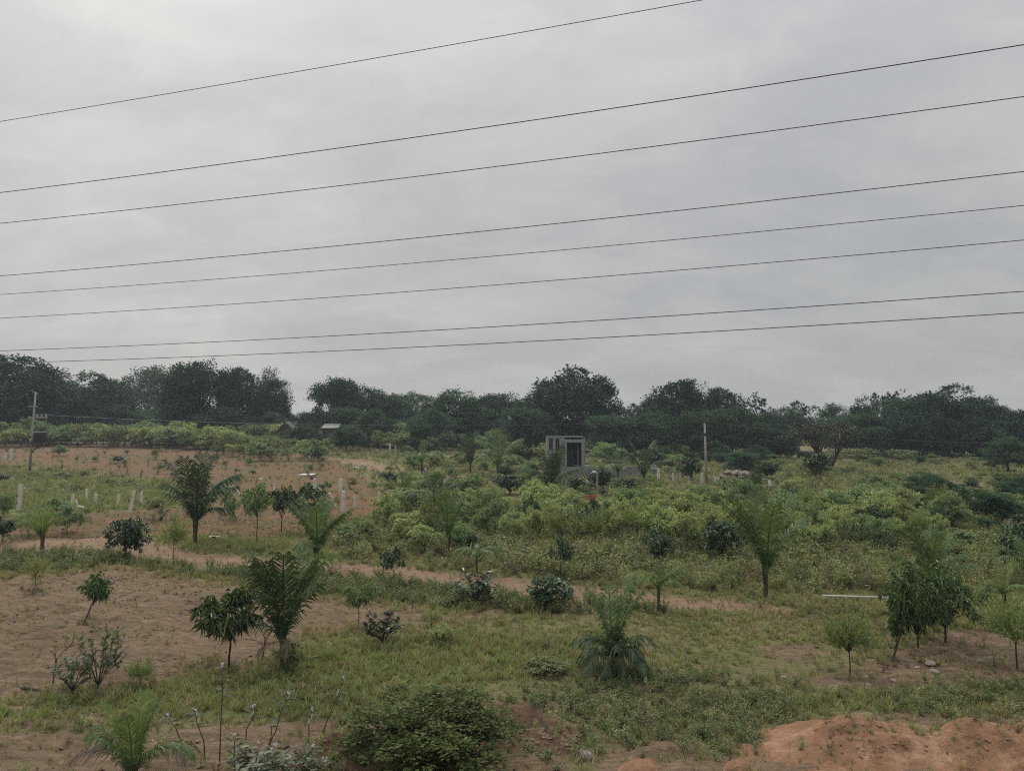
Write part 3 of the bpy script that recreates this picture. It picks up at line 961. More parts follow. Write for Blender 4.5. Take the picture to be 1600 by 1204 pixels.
ub = at(1104, 757)
zu = lift(1102, 661, ub.y).z - ub.z
up = thing('utility_pole', 'plain pale concrete pole in front of the dark trees right of the cabin', 'utility pole', ub)
MB().tube([(0, 0, 0), (-0.05, 0, zu * 0.5), (-0.1, 0, zu)], [0.14, 0.12, 0.09], 8).build('pole', M['pole'], up, smooth=True)
MB().tube([(-0.085, 0, zu * 0.80), (-0.088, 0, zu * 0.84)], [0.16, 0.16], 8).build('clamp', M['steel_dark'], up)
MB().tube([(-0.1, 0, zu), (-0.1, 0, zu + 0.25)], [0.05, 0.03], 6).build('insulator', M['steel_dark'], up)
topu = ub + Vector((-0.1, 0, zu + 0.2))
topt = pb + Vector((0.65, 0, tpz(652) + 0.33))
end = lift(1640, 694, 66)
wire_obj('field_line', 'thin wire from the transformer pole to the plain utility pole', wire_between(topt, topu, 0.8, ext=0.0), 0.022, 'thin wires on the field poles')
wire_obj('field_line', 'thin wire from the plain utility pole off to the right edge', wire_between(topu, end, 0.5, ext=0.0), 0.022, 'thin wires on the field poles')
wire_obj('field_line', 'lower thin wire running right from the utility pole crossarm', wire_between(topu - Vector((0.2, 0, 1.2)), end - Vector((0, 0, 0.9)), 0.5, ext=0.0), 0.018, 'thin wires on the field poles')

# lamp post in front of the cabin
lb = at(933, 786)
zl = lift(933, 738, lb.y).z - lb.z
lp = thing('lamp_post', 'slim dark post with a small white lamp head in front of the cabin', 'lamp post', lb)
MB().tube([(0, 0, 0), (0.02, 0, zl)], [0.06, 0.05], 6).build('pole', M['pole'], lp)
MB().tube([(0.02, 0, zl - 0.04), (-0.16, -0.05, zl + 0.06), (-0.34, -0.08, zl + 0.05)], [0.05, 0.07, 0.06], 6).build('lamp_head', M['white'], lp)

# ------------------------------------------------------------------ unfinished grey cabin
CD = 88.0
cb = on(884, CD)
z0 = lift(884, 729, CD).z               # floor level
kk = mpp(CD)


def cabx(px):
    return (px - 884) * kk


def cabz(py):
    return lift(884, py, CD).z - cb.z


cab = thing('cabin', 'small unfinished grey concrete cabin with a tall dark doorway', 'building', cb)
zf, zr = cabz(728), cabz(683)
H = zr - zf
MB().box(((cabx(853) + cabx(917)) / 2 + 0.3, 1.6, zf / 2 - 0.15), (5.6, 4.4, zf - 0.1 + 0.3)).build('plinth', M['concrete'], cab)
xl, xc, xr = cabx(855), cabx(882), cabx(911)
w1a, w1b, w2a, w2b = cabx(857.5), cabx(864), cabx(867.5), cabx(874)
zs, zh = cabz(704), cabz(684.5)         # sill and head of the two slit windows
T = 0.22
wl_ = MB()
wl_.box(((xl + w1a) / 2, 0, (zf + zr) / 2), (w1a - xl, T, H))
wl_.box(((w1b + w2a) / 2, 0, (zf + zr) / 2), (w2a - w1b, T, H))
wl_.box(((w2b + xc) / 2, 0, (zf + zr) / 2), (xc - w2b, T, H))
for a, b in ((w1a, w1b), (w2a, w2b)):
    wl_.box(((a + b) / 2, 0, (zf + zs) / 2), (b - a, T, zs - zf))
    wl_.box(((a + b) / 2, 0, (zh + zr) / 2), (b - a, T, zr - zh))
wl_.build('front_wall', M['concrete_light'], cab)
for a, b in ((w1a, w1b), (w2a, w2b)):
    fv = [(x_, y_, z_) for y_ in (-0.09, 0.06) for i_ in (0.0, 0.05) for x_, z_ in ((a + i_, zs + i_), (b - i_, zs + i_), (b - i_, zh - i_), (a + i_, zh - i_))]
    ff = []
    for q_ in range(4):
        r_ = (q_ + 1) % 4
        ff += [(q_, r_, 4 + r_, 4 + q_), (8 + r_, 8 + q_, 12 + q_, 12 + r_), (4 + q_, 4 + r_, 12 + r_, 12 + q_), (r_, q_, 8 + q_, 8 + r_)]
    fo = obj('window', mesh('window', fv, ff, M['concrete']), cab)
    MB().box(((a + b) / 2, 0.02, (zs + zh) / 2), (0.07, 0.07, zh - zs - 0.12)).build('mullion', M['concrete'], fo)
# portal: proud frame round the big doorway
dxa, dxb, dzt = cabx(885), cabx(908), cabz(691)
pf = MB()
pf.box(((xc + dxa) / 2, -0.22, (zf + dzt) / 2), (dxa - xc, 0.66, dzt - zf))
pf.box(((dxb + xr) / 2, -0.22, (zf + dzt) / 2), (xr - dxb, 0.66, dzt - zf))
pf.box(((xc + xr) / 2, -0.22, (dzt + cabz(686)) / 2), (xr - xc + 0.1, 0.68, cabz(686) - dzt))
pf.build('portal', M['concrete_light'], cab)
MB().box((xl + T / 2, 1.7, (zf + zr) / 2), (T, 3.2 - 0.01, H)).build('side_wall', M['concrete'], cab)
MB().box((xr - T / 2, 1.7, (zf + zr) / 2), (T, 3.0, H)).build('side_wall', M['concrete'], cab)
MB().box((xc + 0.02, 1.72, (zf + zr) / 2), (0.15, 3.1, H - 0.02)).build('partition_wall', M['concrete'], cab)  # unseen inner wall, added to keep the room behind the slit windows dark
MB().box(((xl + xr) / 2, 3.4, (zf + zr) / 2), (xr - xl, T, H)).build('back_wall', M['concrete'], cab)
MB().box(((xl + xr) / 2, 1.65, zr + 0.05), (xr - xl + 0.06, 3.6, 0.10)).build('roof', M['concrete'], cab)
MB().box((dxa + 0.5, 0.9, zf + (dzt - zf) * 0.40), (0.8, 0.08, (dzt - zf) * 0.78)).build('door', M['trafo'], cab)
MB().box((dxa + 1.35, 0.55, zf + (dzt - zf) * 0.45), (0.16, 0.16, (dzt - zf) * 0.9)).build('column', M['concrete'], cab)
for px in (914, 916.8):
    MB().box((cabx(px), 3.0, (zf + cabz(683)) / 2), (0.15, 0.2, H)).build('column', M['concrete_light'], cab)

cw = thing('block_wall', 'low grey concrete block wall right of the cabin', 'wall', on(950, CD - 2))
bl = None
for r_ in range(5):
    for c_ in range(18):
        if r_ == 4 and c_ in (0, 1, 5, 6, 7, 13):
            continue
        if bl is None:
            bl = MB().box((0, 0, 0), (0.436, 0.2, 0.236)).mesh('block', M['concrete'])
        obj('block', bl, cw, (-4.2 + c_ * 0.45 + (0.2 if r_ % 2 else 0), 0.03 * ((c_ * 7 + r_ * 3) % 3 - 1), 0.18 + r_ * 0.25))
wt = thing('water_tank', 'small whitish square tank above the block wall beside a palm', 'tank', on(1021, CD))
zt_ = lift(1021, 733, CD).z - wt.location.z
MB().box((0, 0, zt_ / 2), (0.35, 0.35, zt_)).build('stand', M['concrete'], wt)
MB().box((0, 0, zt_ + 0.22), (0.55, 0.5, 0.42)).build('tank_body', M['tank'], wt)
MB().box((0, 0, zt_ + 0.455), (0.6, 0.55, 0.05)).build('lid', M['tank'], wt)
ob = thing('brick_stack', 'low orange red brick stack half hidden beside the lamp post', 'bricks', at(922, 787))
bm_ = MB().box((0, 0, 0), (0.205, 0.1, 0.075)).mesh('brick', M['orange'])
dd = ob.location.y
hh = lift(922, 773, dd).z - ob.location.z
nr = max(3, int(hh / 0.08))
for r_ in range(nr):
    for c_ in range(5):
        obj('brick', bm_, ob, (-0.42 + c_ * 0.212 + (0.03 if r_ % 2 else 0), 0.01 * ((c_ + r_) % 3), 0.04 + r_ * 0.08))

# thatched hut and long shed under the trees
hp = on(449, 138)
zz = lift(449, 676, 138).z
hut = thing('hut', 'small dark hut with a steep thatched roof under the trees', 'building', (hp.x, hp.y, hp.z))
zb_ = max(0.2, lift(449, 672, 138).z - hp.z)
zt2 = lift(449, 658, 138).z - hp.z
MB().box((0, 0, zb_ / 2), (2.2, 2.6, zb_)).build('wall', M['mudwall'], hut)
rv = [(-1.5, -1.6, zb_ - 0.1), (0, -1.6, zt2), (1.9, -1.6, zb_ - 0.1), (-1.5, 1.6, zb_ - 0.1), (0, 1.6, zt2), (1.9, 1.6, zb_ - 0.1),
      (-1.5, -1.6, zb_ - 0.28), (0, -1.6, zt2 - 0.2), (1.9, -1.6, zb_ - 0.28), (-1.5, 1.6, zb_ - 0.28), (0, 1.6, zt2 - 0.2), (1.9, 1.6, zb_ - 0.28)]
rf = [(0, 1, 4, 3), (1, 2, 5, 4), (6, 9, 10, 7), (7, 10, 11, 8), (0, 6, 7, 1), (1, 7, 8, 2), (3, 4, 10, 9), (4, 5, 11, 10), (0, 3, 9, 6), (2, 8, 11, 5)]
obj('roof', mesh('roof', rv, rf, M['thatch']), hut)
obj('gable', mesh('gable', [(-1.1, -1.3, zb_), (1.1, -1.3, zb_), (0, -1.3, zt2 - 0.25), (-1.1, -1.2, zb_), (1.1, -1.2, zb_), (0, -1.2, zt2 - 0.25)], [(0, 1, 2), (3, 5, 4), (0, 3, 4, 1), (1, 4, 5, 2), (0, 2, 5, 3)], M['mudwall']), hut)
sp = on(518, 142)
shd = thing('shed', 'long low shed with a pale sheet roof right of the thatched hut', 'building', sp)
zb_ = lift(514, 668, 142).z - sp.z
zt2 = lift(514, 662, 142).z - sp.z
MB().box((0, 0, zb_ / 2), (2.7, 2.2, zb_)).build('wall', M['mudwall'], shd)
obj('roof', mesh('roof', [(-1.6, -1.5, zb_ - 0.05), (1.6, -1.5, zb_ - 0.05), (1.5, 1.0, zt2), (-1.5, 1.0, zt2), (-1.6, -1.5, zb_ - 0.12), (1.6, -1.5, zb_ - 0.12), (1.5, 1.0, zt2 - 0.08), (-1.5, 1.0, zt2 - 0.08)],
                          [(0, 1, 2, 3), (7, 6, 5, 4), (0, 4, 5, 1), (1, 5, 6, 2), (2, 6, 7, 3), (3, 7, 4, 0)], M['sheet']), shd)

# ------------------------------------------------------------------ stones and fence posts
def stone_mesh(seed, mat, flat=0.7, cuts=2):
    rs_ = np.random.RandomState(seed)
    import bmesh
    bm = bmesh.new()
    bmesh.ops.create_icosphere(bm, subdivisions=cuts, radius=0.5)
    pl = rdirs(7, rs_)
    pd = rs_.uniform(0.26, 0.42, 7)
    for v in bm.verts:
        c = np.array(v.co)
        for n_, d_ in zip(pl, pd):
            e = c @ n_ - d_
            if e > 0:
                c = c - n_ * e
        v.co = c * np.array([1, rs_.uniform(0.98, 1.02), flat]) + rs_.normal(0, 0.008, 3)
    me = bpy.data.meshes.new('stone')
    bm.to_mesh(me)
    bm.free()
    me.materials.append(M[mat])
    return me


STONES = {m: [stone_mesh(200 + i, m) for i in range(4)] for m in ('stone', 'stone_grey', 'stone_pink', 'earth')}


def post_mesh(seed):
    r = random.Random(seed)
    mb = MB()
    n = 4
    v = []
    mb.v, mb.f = [], []
    for i in range(n + 1):
        s = 1 - 0.18 * i / n
        for a, b in ((-1, -1), (1, -1), (1, 1), (-1, 1)):
            mb.v.append((a * 0.5 * s + r.uniform(-.08, .08), b * 0.42 * s + r.uniform(-.08, .08), i / n + (r.uniform(-.02, .02) if i == n else 0)))
    for i in range(n):
        for k_ in range(4):
            k2 = (k_ + 1) % 4
            mb.f.append((i * 4 + k_, i * 4 + k2, i * 4 + 4 + k2, i * 4 + 4 + k_))
    mb.f.append((n * 4, n * 4 + 1, n * 4 + 2, n * 4 + 3))
    return mb.mesh('fence_post', M['post'])


POSTS = [post_mesh(s) for s in range(5)]
PL = 'stone posts of the left field fence'
PR = 'stone posts of the far right fence'
PT = [  # base px, base py, top py, width px, top px shift, label, group
    (29, 797, 755, 5.5, 2, 'tallest thick white stone post near the left edge, over the small yellowish palm', PL),
    (112, 797, 772, 4.5, 1, 'white stone post with a forked broken rail at its foot', PL),
    (135, 785, 764, 4, 0, 'white stone post just right of the one with the broken rail', PL),
    (149, 790, 771, 4, 0, 'short white stone post right beside another one, left of the leaning post', PL),
    (184, 791, 772, 4, 1, 'white stone post standing alone left of the leaning post', PL),
    (202, 801, 764, 5, 6, 'long white stone post leaning right, at the edge of the brown soil', PL),
    (220, 790, 768, 4, 1, 'white stone post right behind the leaning post', PL),
    (351, 803, 774, 3.5, 0, 'pale stone post behind the tall dark palm fronds on the left', PL),
    (368, 781, 762, 4, 0, 'white stone post with a slanting prop, right of the tall dark palm', PL),
    (428, 779, 755, 4, 0, 'pale stone post left of the dark leafy pair of saplings', PL),
    (438, 783, 768, 3.5, 0, 'stub of pale stone post just above the dark leafy saplings', PL),
    (491, 767, 747, 5, 1, 'thick pale stone post left of the crossed wires, on brown soil', PL),
    (532, 770, 748, 6, 0, 'thick pale stone post behind the slanting one', PL),
    (536, 800, 767, 5, 0, 'tall pale stone post right in front of the thick one', PL),
    (525, 792, 766, 4, -13, 'pale stone post slanting steeply to the left beside the tall one', PL),
    (554, 793, 772, 4, 0, 'low pale post right of the tall pale stone post', PL),
    (592, 797, 769, 4, 0, 'pale stone post between the brown soil and the green scrub', PL),
    (626, 797, 766, 5, 0, 'rightmost tall pale stone post of the left fence beside a thin palm', PL),
    (565, 733, 723, 5, 0, 'small pale post with a dark cap near the white slab on the path', PL),
    (665, 742, 730, 3, 0, 'tiny pale post at the foot of the drooping far palm', PL),
    (17, 720, 700, 3, 0, 'grey stone post at the left edge beside the transformer pole', PL),
    (8, 718, 707, 2.5, 0, 'short grey stone post at the very left edge', PL),
    (102, 800, 790, 3, -1, 'white stub of a post among the shrubs beside the yellowish palm', PL),
    (503, 694, 683, 3, 0, 'thin far pale post below the long shed', PL),
    (530, 702, 688, 3, 0, 'thin far pale post right of the long shed', PL),
    (541, 703, 692, 2.5, 0, 'thin far pale post, second right of the long shed', PL),
    (609, 706, 694, 2.5, 0, 'thin far pale post among dark bushes, left one of a pair', PL),
    (618, 706, 696, 2.5, 0, 'thin far pale post among dark bushes, right one of a pair', PL),
    (714, 716, 706, 2.5, 0, 'tiny far pale post left of the spreading far palm', PL),
    (1029, 754, 731, 3.5, 0, 'leftmost post of the far right fence, beside the whitish tank', PR),
    (1052, 753, 738, 3, 0, 'second post from the left of the far right fence', PR),
    (1063, 753, 738, 3.2, 0, 'third post from the left of the far right fence', PR),
    (1078, 753, 738, 3.2, 0, 'white post before the black bush left of the utility pole', PR),
    (1097, 756, 738, 3.5, 0, 'pale post close against the left of the utility pole', PR),
    (1117, 757, 743, 3.2, 0, 'pale post between the utility pole and the stone heap', PR),
    (1153, 761, 750, 4, 0, 'pale post in front of the stone heap', PR),
    (1178, 759, 748, 3.5, 0, 'white post at the right end of the stone heap', PR),
    (1203, 768, 750, 4, 0, 'grey post first right of the stone heap, above the tall palm', PR),
    (1229, 773, 753, 4.5, 0, 'thick pale post right above the tall upright palm', PR),
    (1252, 767, 756, 3.5, 0, 'pale post above the bright saplings right of the tall palm', PR),
    (1278, 773, 764, 3, 0, 'rightmost small post of the far right fence', PR),
    (1248, 716, 698, 2.6, 0, 'pale far post left of the thorn tree trunk', PR),
    (1265, 713, 699, 2.4, 0, 'dim far post right beside the thorn tree', PR),
    (1490, 787, 775, 3.2, 0, 'lone pale post in the right field scrub, left one', PR),
    (1522, 787, 775, 3.2, 0, 'lone pale post in the right field scrub, right one', PR),
]
for i, (bx_, by_, ty_, w_, sh_, lab, grp) in enumerate(PT):
    p = at(bx_, by_)
    h = lift(bx_, ty_, p.y).z - p.z
    m_ = mpp(p.y)
    o = obj('fence_post', POSTS[i % 5], None, p - Vector((0, 0, 0.05)), (0, math.atan2(sh_ * m_, h), 0.4 * (i % 4)), (w_ * m_ * 1.05, w_ * m_ * 1.05, h + 0.05))
    tag(o, lab, 'fence post', grp)
p = at(127, 797)
tag(MB().tube([p + Vector((-0.45, 0, 0.75)), p + Vector((-0.25, 0, 0.28)), p + Vector((0.4, 0, 0.12))], [0.09, 0.1, 0.07], 6).build('broken_rail', M['post']), 'broken white stone rail lying bent at the foot of a post', 'rail')
p = at(379, 783)
tag(MB().tube([p + Vector((0.1, 0, 0.0)), p + Vector((-0.45, 0, 0.85))], [0.06, 0.06], 5).build('post_prop', M['post']), 'slanting pale prop leaning on a fence post right of the dark palm', 'prop')
for i in range(11):
    bx_ = 1385 + i * 4.3
    p = at(bx_, 786 + i * 0.3)
    h = lift(bx_, 764 + (i % 3) * 1.2, p.y).z - p.z
    tag(obj('stake', POSTS[i % 5], None, p, (0, 0.02 * (i % 3 - 1), i), (0.05, 0.05, h)), 'thin pale stake of the close picket row in the right field scrub', 'stake', 'close row of thin pale stakes')

hp_ = thing('stone_heap', 'heap of pinkish grey stones right of the utility pole', 'stone heap', at(1150, 754))
rr = random.Random(12)
dS = hp_.location.y
for i in range(44):
    lv = i % 3
    xx = rr.uniform(-1, 1) * (2.8 - lv * 0.75) + 0.2
    s_ = rr.uniform(0.38, 0.85)
    obj('stone', STONES['stone_pink'][i % 4], hp_, (xx, 0.6 + rr.uniform(-0.5, 0.5) + lv * 0.3, 0.2 + lv * 0.34 + rr.uniform(0, 0.16)), (rr.uniform(-.5, .5), rr.uniform(-.5, .5), rr.uniform(0, 6)), (s_ * 1.4, s_, s_ * 0.75))

ST = [  # px, py(base), width px, material, flat, label
    (912, 1183, 26, 'stone_grey', 1.1, 'pale grey pointed rock in the foreground weeds'),
    (952, 1106, 16, 'stone_grey', 0.8, 'grey rock at the back edge of the foreground weeds'),
    (548, 1202, 30, 'earth', 0.9, 'reddish rounded rock left of the big foreground bush'),
    (1454, 1037, 18, 'stone', 0.6, 'pale stone on the brown patch below the mango cluster'),
    (1460, 1050, 14, 'stone', 0.8, 'reddish pale stone nearest below the mango cluster'),
    (1535, 1035, 16, 'stone', 0.6, 'pale flat stone on the brown patch at the right'),
    (1397, 1064, 12, 'stone', 0.7, 'small whitish stone left of the brown patch'),
    (1385, 1032, 10, 'stone', 0.6, 'small stone at the foot of the leaning mango'),
    (1341, 1057, 10, 'stone', 0.5, 'flat stone left one of two beside the feathery sapling trunk'),
    (1354, 1058, 11, 'stone', 0.6, 'flat stone right one of two beside the feathery sapling trunk'),
    (1357, 1071, 14, 'stone', 0.6, 'flat brown stone below the feathery sapling'),
    (1225, 1058, 10, 'stone', 0.7, 'small pale stone left of the feathery sapling on grass'),
    (1434, 1043, 9, 'stone', 0.6, 'tiny pale stone left of the two below the mango cluster'),
    (1372, 1152, 11, 'stone', 1.9, 'small upright pale stone on the red mound'),
    (1316, 1200, 18, 'stone', 0.4, 'flat pale stone left one at the foot of the red mound'),
    (1346, 1196, 20, 'stone', 0.45, 'flat pale stone right one at the foot of the red mound'),
    (172, 1088, 18, 'stone', 0.45, 'flat buff stone behind the grass below the grey green shrub'),
    (1030, 1073, 8, 'stone', 0.5, 'small pale stone in grass right of the low dark palm'),
    (770, 1096, 10, 'stone', 0.6, 'pale pebble on the dark red heap behind the bush'),
]
for i, (bx_, by_, w_, mt, fl, lab) in enumerate(ST):
    p = at(bx_, by_)
    s_ = w_ * mpp(p.y) * 1.15
    zx = 0.16 if mt == 'stone' and 1300 < bx_ < 1380 and by_ > 1140 else 0
    tag(obj('stone', STONES[mt][i % 4], None, p + Vector((0, 0, s_ * fl * 0.12)), (0.1 * (i % 3), 0.1 * (i % 2), i * 1.3), (s_, s_ * 0.8, s_ * fl)), lab, 'stone')
for bx_, by_, w_, lab in ((480, 742, 19, 'white flat slab lying on the brown field'), (555, 731, 9, 'small white slab lying beside the far red path'), (407, 749, 6, 'tiny white slab lying on the brown field behind the posts')):
    p = at(bx_, by_)
    m_ = mpp(p.y)
    tag(MB().box((0, 0, 0.06), (w_ * m_, w_ * m_ * 1.6, 0.16), jit=0.05, rnd=rr).build('slab', M['white'], loc=p), lab, 'slab')
# big flat rock slabs at the bottom edge
for bx_, by_, w_, lab in ((1005, 1203, 80, 'flat reddish rock slab at the bottom edge right of the weeds'), (1160, 1200, 60, 'pale pinkish rock slab at the bottom edge left of the red mound')):
    p = at(bx_, by_)
    s_ = w_ * mpp(p.y)
    tag(obj('rock_slab', STONES['earth'][1], None, p, (0, 0, 0.6), (s_ * 1.3, s_ * 0.8, 0.35)), lab, 'rock')

# white pipe, white low bench, dead stick
pa, pb_ = at(1285, 937), at(1389, 940)
pp = thing('water_pipe', 'long white pipe raised low over the grass left of the mango cluster', 'pipe', pa)
q = pb_ - pa
MB().tube([(0, 0, 0.14), (q.x, q.y, q.z + 0.14)], [0.032, 0.032], 8).build('pipe', M['post'], pp, smooth=True)
for s_ in (0.02, 0.35, 0.68, 0.98):
    MB().box((q.x * s_, q.y * s_, q.z * s_ + 0.05), (0.08, 0.08, 0.14)).build('support', M['stone'] if False else M['post'], pp)
p = at(335, 846)
bn = thing('marker_bench', 'low white two legged board with a dark middle beside the dirt road', 'board', p)
MB().box((0, 0, 0.24), (0.54, 0.10, 0.09)).build('board', M['white'], bn)
MB().box((0.0, -0.055, 0.24), (0.18, 0.02, 0.07)).build('dark_panel', M['black'], bn)
for sx in (-0.2, 0.2):
    MB().box((sx, 0, 0.095), (0.05, 0.08, 0.195)).build('leg', M['white'], bn)
p = at(42, 1080)
tag(MB().tube([p + Vector((-0.32, 0.1, 0.04)), p + Vector((0, 0, 0.07)), p + Vector((0.34, -0.02, 0.03))], [0.02, 0.035, 0.02], 6).build('dead_stick', M['wood_dead']), 'dark dead stick lying on the brown field at the left', 'stick')

# ------------------------------------------------------------------ earth mounds
def mound(name, label, c, rx, ry, h, mat, seed, peaks, rot=0.0):
    rs_ = np.random.RandomState(seed)
    n = 120
    u = np.linspace(-1, 1, n)
    U, Vv = np.meshgrid(u, u)
    zz_ = np.zeros_like(U)
    for (ax, ay, s1, s2, hh_) in peaks:
        zz_ = np.maximum(zz_, hh_ * np.exp(-(((U - ax) / s1) ** 2 + ((Vv - ay) / s2) ** 2) ** 1.05))
    edge = sstep(1.0, 0.72, np.sqrt(U ** 2 + Vv ** 2))
    lump = 0
    for k_ in range(26):
        kx, ky = rs_.normal(0, 7, 2)
        lump = lump + np.sin(kx * U + ky * Vv + rs_.uniform(0, 6)) / 26 * 3.0
    fine = 0
    for k_ in range(40):
        kx, ky = rs_.normal(0, 24, 2)
        fine = fine + np.sin(kx * U + ky * Vv + rs_.uniform(0, 6)) / 40 * 5.0
    zz_ = zz_ * (1 + 0.20 * lump) + 0.05 * lump * (zz_ > 0.04) + 0.05 * fine * sstep(0.02, 0.2, zz_) + rs_.normal(0, 0.02, U.shape) * sstep(0.02, 0.2, zz_)
    X, Y = c.x + U * rx, c.y + Vv * ry
    gz = height(X, Y)
    Zm = gz + zz_ * h * edge - 0.10 * (1 - edge)
    i_ = (np.arange(n - 1)[:, None] * n + np.arange(n - 1)[None]).ravel()
    Fm = np.stack([i_, i_ + 1, i_ + n + 1, i_ + n], 1)
    me = mesh(name, np.stack([X.ravel() - c.x, Y.ravel() - c.y, Zm.ravel() - c.z], 1), Fm, M[mat], smooth=True)
    return tag(obj(name, me, None, c), label, 'mound')


mc = at(1360, 1178)
mound('earth_mound', 'broad bare orange red earth mound at the lower right', mc, 2.7, 2.2, 0.50, 'earth', 4, [(0.05, 0.15, 0.46, 0.42, 1.0), (-0.36, 0.0, 0.34, 0.4, 0.40), (0.42, 0.1, 0.25, 0.4, 0.62)])
mc2 = at(1575, 1185)
mound('earth_mound', 'second orange red earth mound cut off by the right edge', mc2, 2.0, 1.9, 0.46, 'earth', 9, [(-0.1, 0.2, 0.5, 0.4, 1.0), (0.5, 0.1, 0.5, 0.5, 0.85)])
mc3 = at(800, 1148)
mound('earth_mound', 'dark red earth heap behind the big foreground bush', mc3, 1.6, 1.3, 0.42, 'earth_dark', 14, [(0.0, 0.1, 0.5, 0.45, 1.0), (0.45, -0.1, 0.4, 0.5, 0.55), (-0.5, 0.0, 0.3, 0.4, 0.6)])
mc4 = at(545, 1185)
mound('earth_mound', 'low brown earth bank left of the big foreground bush', mc4, 1.1, 1.3, 0.45, 'earth_dark', 17, [(0.0, 0.0, 0.6, 0.5, 1.0)])

# ------------------------------------------------------------------ coconut palms
def frond_mesh(name, seed, a0, a1, npair=31, mat='palm', leaf=0.34, vee=0.25, hang=0.75):
    """arching midrib (unit length) with drooping leaflets on both sides; grows in the XZ plane"""
    rs_ = np.random.RandomState(seed)
    n = 15
    ang = np.linspace(0, 1, n) ** 1.3 * (R(a1) - R(a0)) + R(a0)
    seg = 1.0 / (n - 1)
    pts = [np.zeros(3)]
    tw = rs_.normal(0, 0.02, n)
    for i in range(1, n):
        a = ang[i]
        pts.append(pts[-1] + seg * np.array([math.sin(a), tw[i], math.cos(a)]))
    pts = np.array(pts)
    mb = MB()
    mb.tube([pts[i] for i in range(0, n, 2)], [0.014 * (1 - 0.85 * i / n) + 0.002 for i in range(0, n, 2)], 4, cap=False)
    V = [np.array(mb.v)]
    F = [f for f in mb.f]
    tri = []
    for f in F:
        tri += [(f[0], f[1], f[2]), (f[0], f[2], f[3])]
    off = len(mb.v)
    for k_ in range(npair):
        s = 0.07 + 0.92 * (k_ + 0.5) / npair
        i = min(int(s * (n - 1)), n - 2)
        fr = s * (n - 1) - i
        p = pts[i] * (1 - fr) + pts[i + 1] * fr
        d = norm((pts[i + 1] - pts[i])[None])[0]
        side = np.array([0, 1.0, 0])
        upv = np.cross(d, side)
        if upv[2] < 0 and abs(d[2]) < 0.99:
            pass
        L = leaf * (math.sin(math.pi * min(1, (s - 0.05) * 0.92)) ** 0.55) * rs_.uniform(0.85, 1.1)
        if s > 0.9:
            L *= 0.75
        for sg in (-1, 1):
            if rs_.rand() < 0.05:
                continue
            o = d * (0.80 + 0.60 * s) + side * sg * 1.0 + upv * vee * 0.5
            o = norm((o + rs_.normal(0, 0.08, 3))[None])[0]
            w_ = 0.027
            m1 = p + o * L * 0.5 + np.array([0, 0, -1]) * L * hang * 0.18
            tip = p + o * L * 0.88 + np.array([0, 0, -1]) * L * hang * rs_.uniform(0.7, 1.2)
            wd = d * w_ * 0.5
            V.append(np.array([p - wd * 0.6, p + wd * 0.6, m1 + wd, m1 - wd, tip]))
            tri += [(off, off + 1, off + 2), (off, off + 2, off + 3), (off + 3, off + 2, off + 4)]
            off += 5
    return mesh(name, np.concatenate(V), np.array(tri), M[mat])


FR = {}
for mk in ('palm', 'palm_dark', 'palm_pale', 'palm_dry'):
    FR[mk] = {
        'U': [frond_mesh('frond', 301, 6, 27, mat=mk, hang=0.5), frond_mesh('frond', 302, 9, 36, mat=mk, hang=0.55)],
        'M': [frond_mesh('frond', 303, 12, 72, mat=mk), frond_mesh('frond', 304, 16, 88, mat=mk)],
        'V': [frond_mesh('frond', 309, 14, 46, mat=mk, hang=0.6), frond_mesh('frond', 310, 19, 58, mat=mk, hang=0.65)],
        'A': [frond_mesh('frond', 305, 18, 128, mat=mk, hang=0.6), frond_mesh('frond', 306, 22, 140, mat=mk, hang=0.7)],
        'D': [frond_mesh('frond', 307, 55, 160, mat=mk, hang=0.6), frond_mesh('frond', 308, 70, 165, mat=mk, hang=0.7)],
    }


def palm_trunk(h, r, seed):
    rs_ = np.random.RandomState(seed)
    mb = MB()
    lean = rs_.uniform(-0.06, 0.06)
    n = 6
    mb.tube([(lean * h * i / n, 0, h * i / n) for i in range(n + 1)], [r * (1.25 - 0.5 * i / n) * rs_.uniform(0.92, 1.08) for i in range(n + 1)], 8)
    for k_ in range(7):       # old leaf bases
        a = rs_.uniform(0, 6.28)
        z_ = h * rs_.uniform(0.3, 1.0)
        b = Vector((math.cos(a) * r, math.sin(a) * r, z_ * 0.8))
        mb.tube([b * 0.6 + Vector((0, 0, z_ * 0.1)), b * 1.5 + Vector((0, 0, z_ * 0.3 + r * 2.5))], [r * 0.45, r * 0.22], 4)
    return mb.mesh('trunk', M['palm_bark']), lean * h


def palm(label, bx, by, crown_py, L_px, fronds, seed, mat='palm', r_px=5, lean=0.0, group='young coconut palms'):
    """FRONDS: (shape, azimuth in degrees with 0 = right and 90 = away, length factor[, material])"""
    p = at(bx, by)
    m_ = mpp(p.y)
    if L_px < 50:
        L_px *= 1.45
    hc = max(0.05, lift(bx, crown_py, p.y).z - p.z)
    root = thing('coconut_palm', label, 'palm', p, 0, group)
    root.rotation_euler = (0, lean, 0)
    tm, lx = palm_trunk(hc + 0.05, r_px * m_ * 0.62, seed)
    obj('trunk', tm, root)
    rnd = random.Random(seed)
    for i, fd in enumerate(fronds):
        sh, az, ln = fd[:3]
        mk = fd[3] if len(fd) > 3 else mat
        me = FR[mk][sh][rnd.randrange(2)]
        s_ = L_px * m_ * ln
        o = obj('frond', me, root, (lx + math.cos(R(az)) * 0.02, math.sin(R(az)) * 0.02, hc - rnd.uniform(0, 0.06) * min(1, hc)), (rnd.uniform(-0.06, 0.06), rnd.uniform(-0.06, 0.06), R(az + rnd.uniform(-6, 6))), (s_, s_, s_))
        if mk == 'palm_dry':
            o['label'] = 'dry brown drooping frond'
    return root


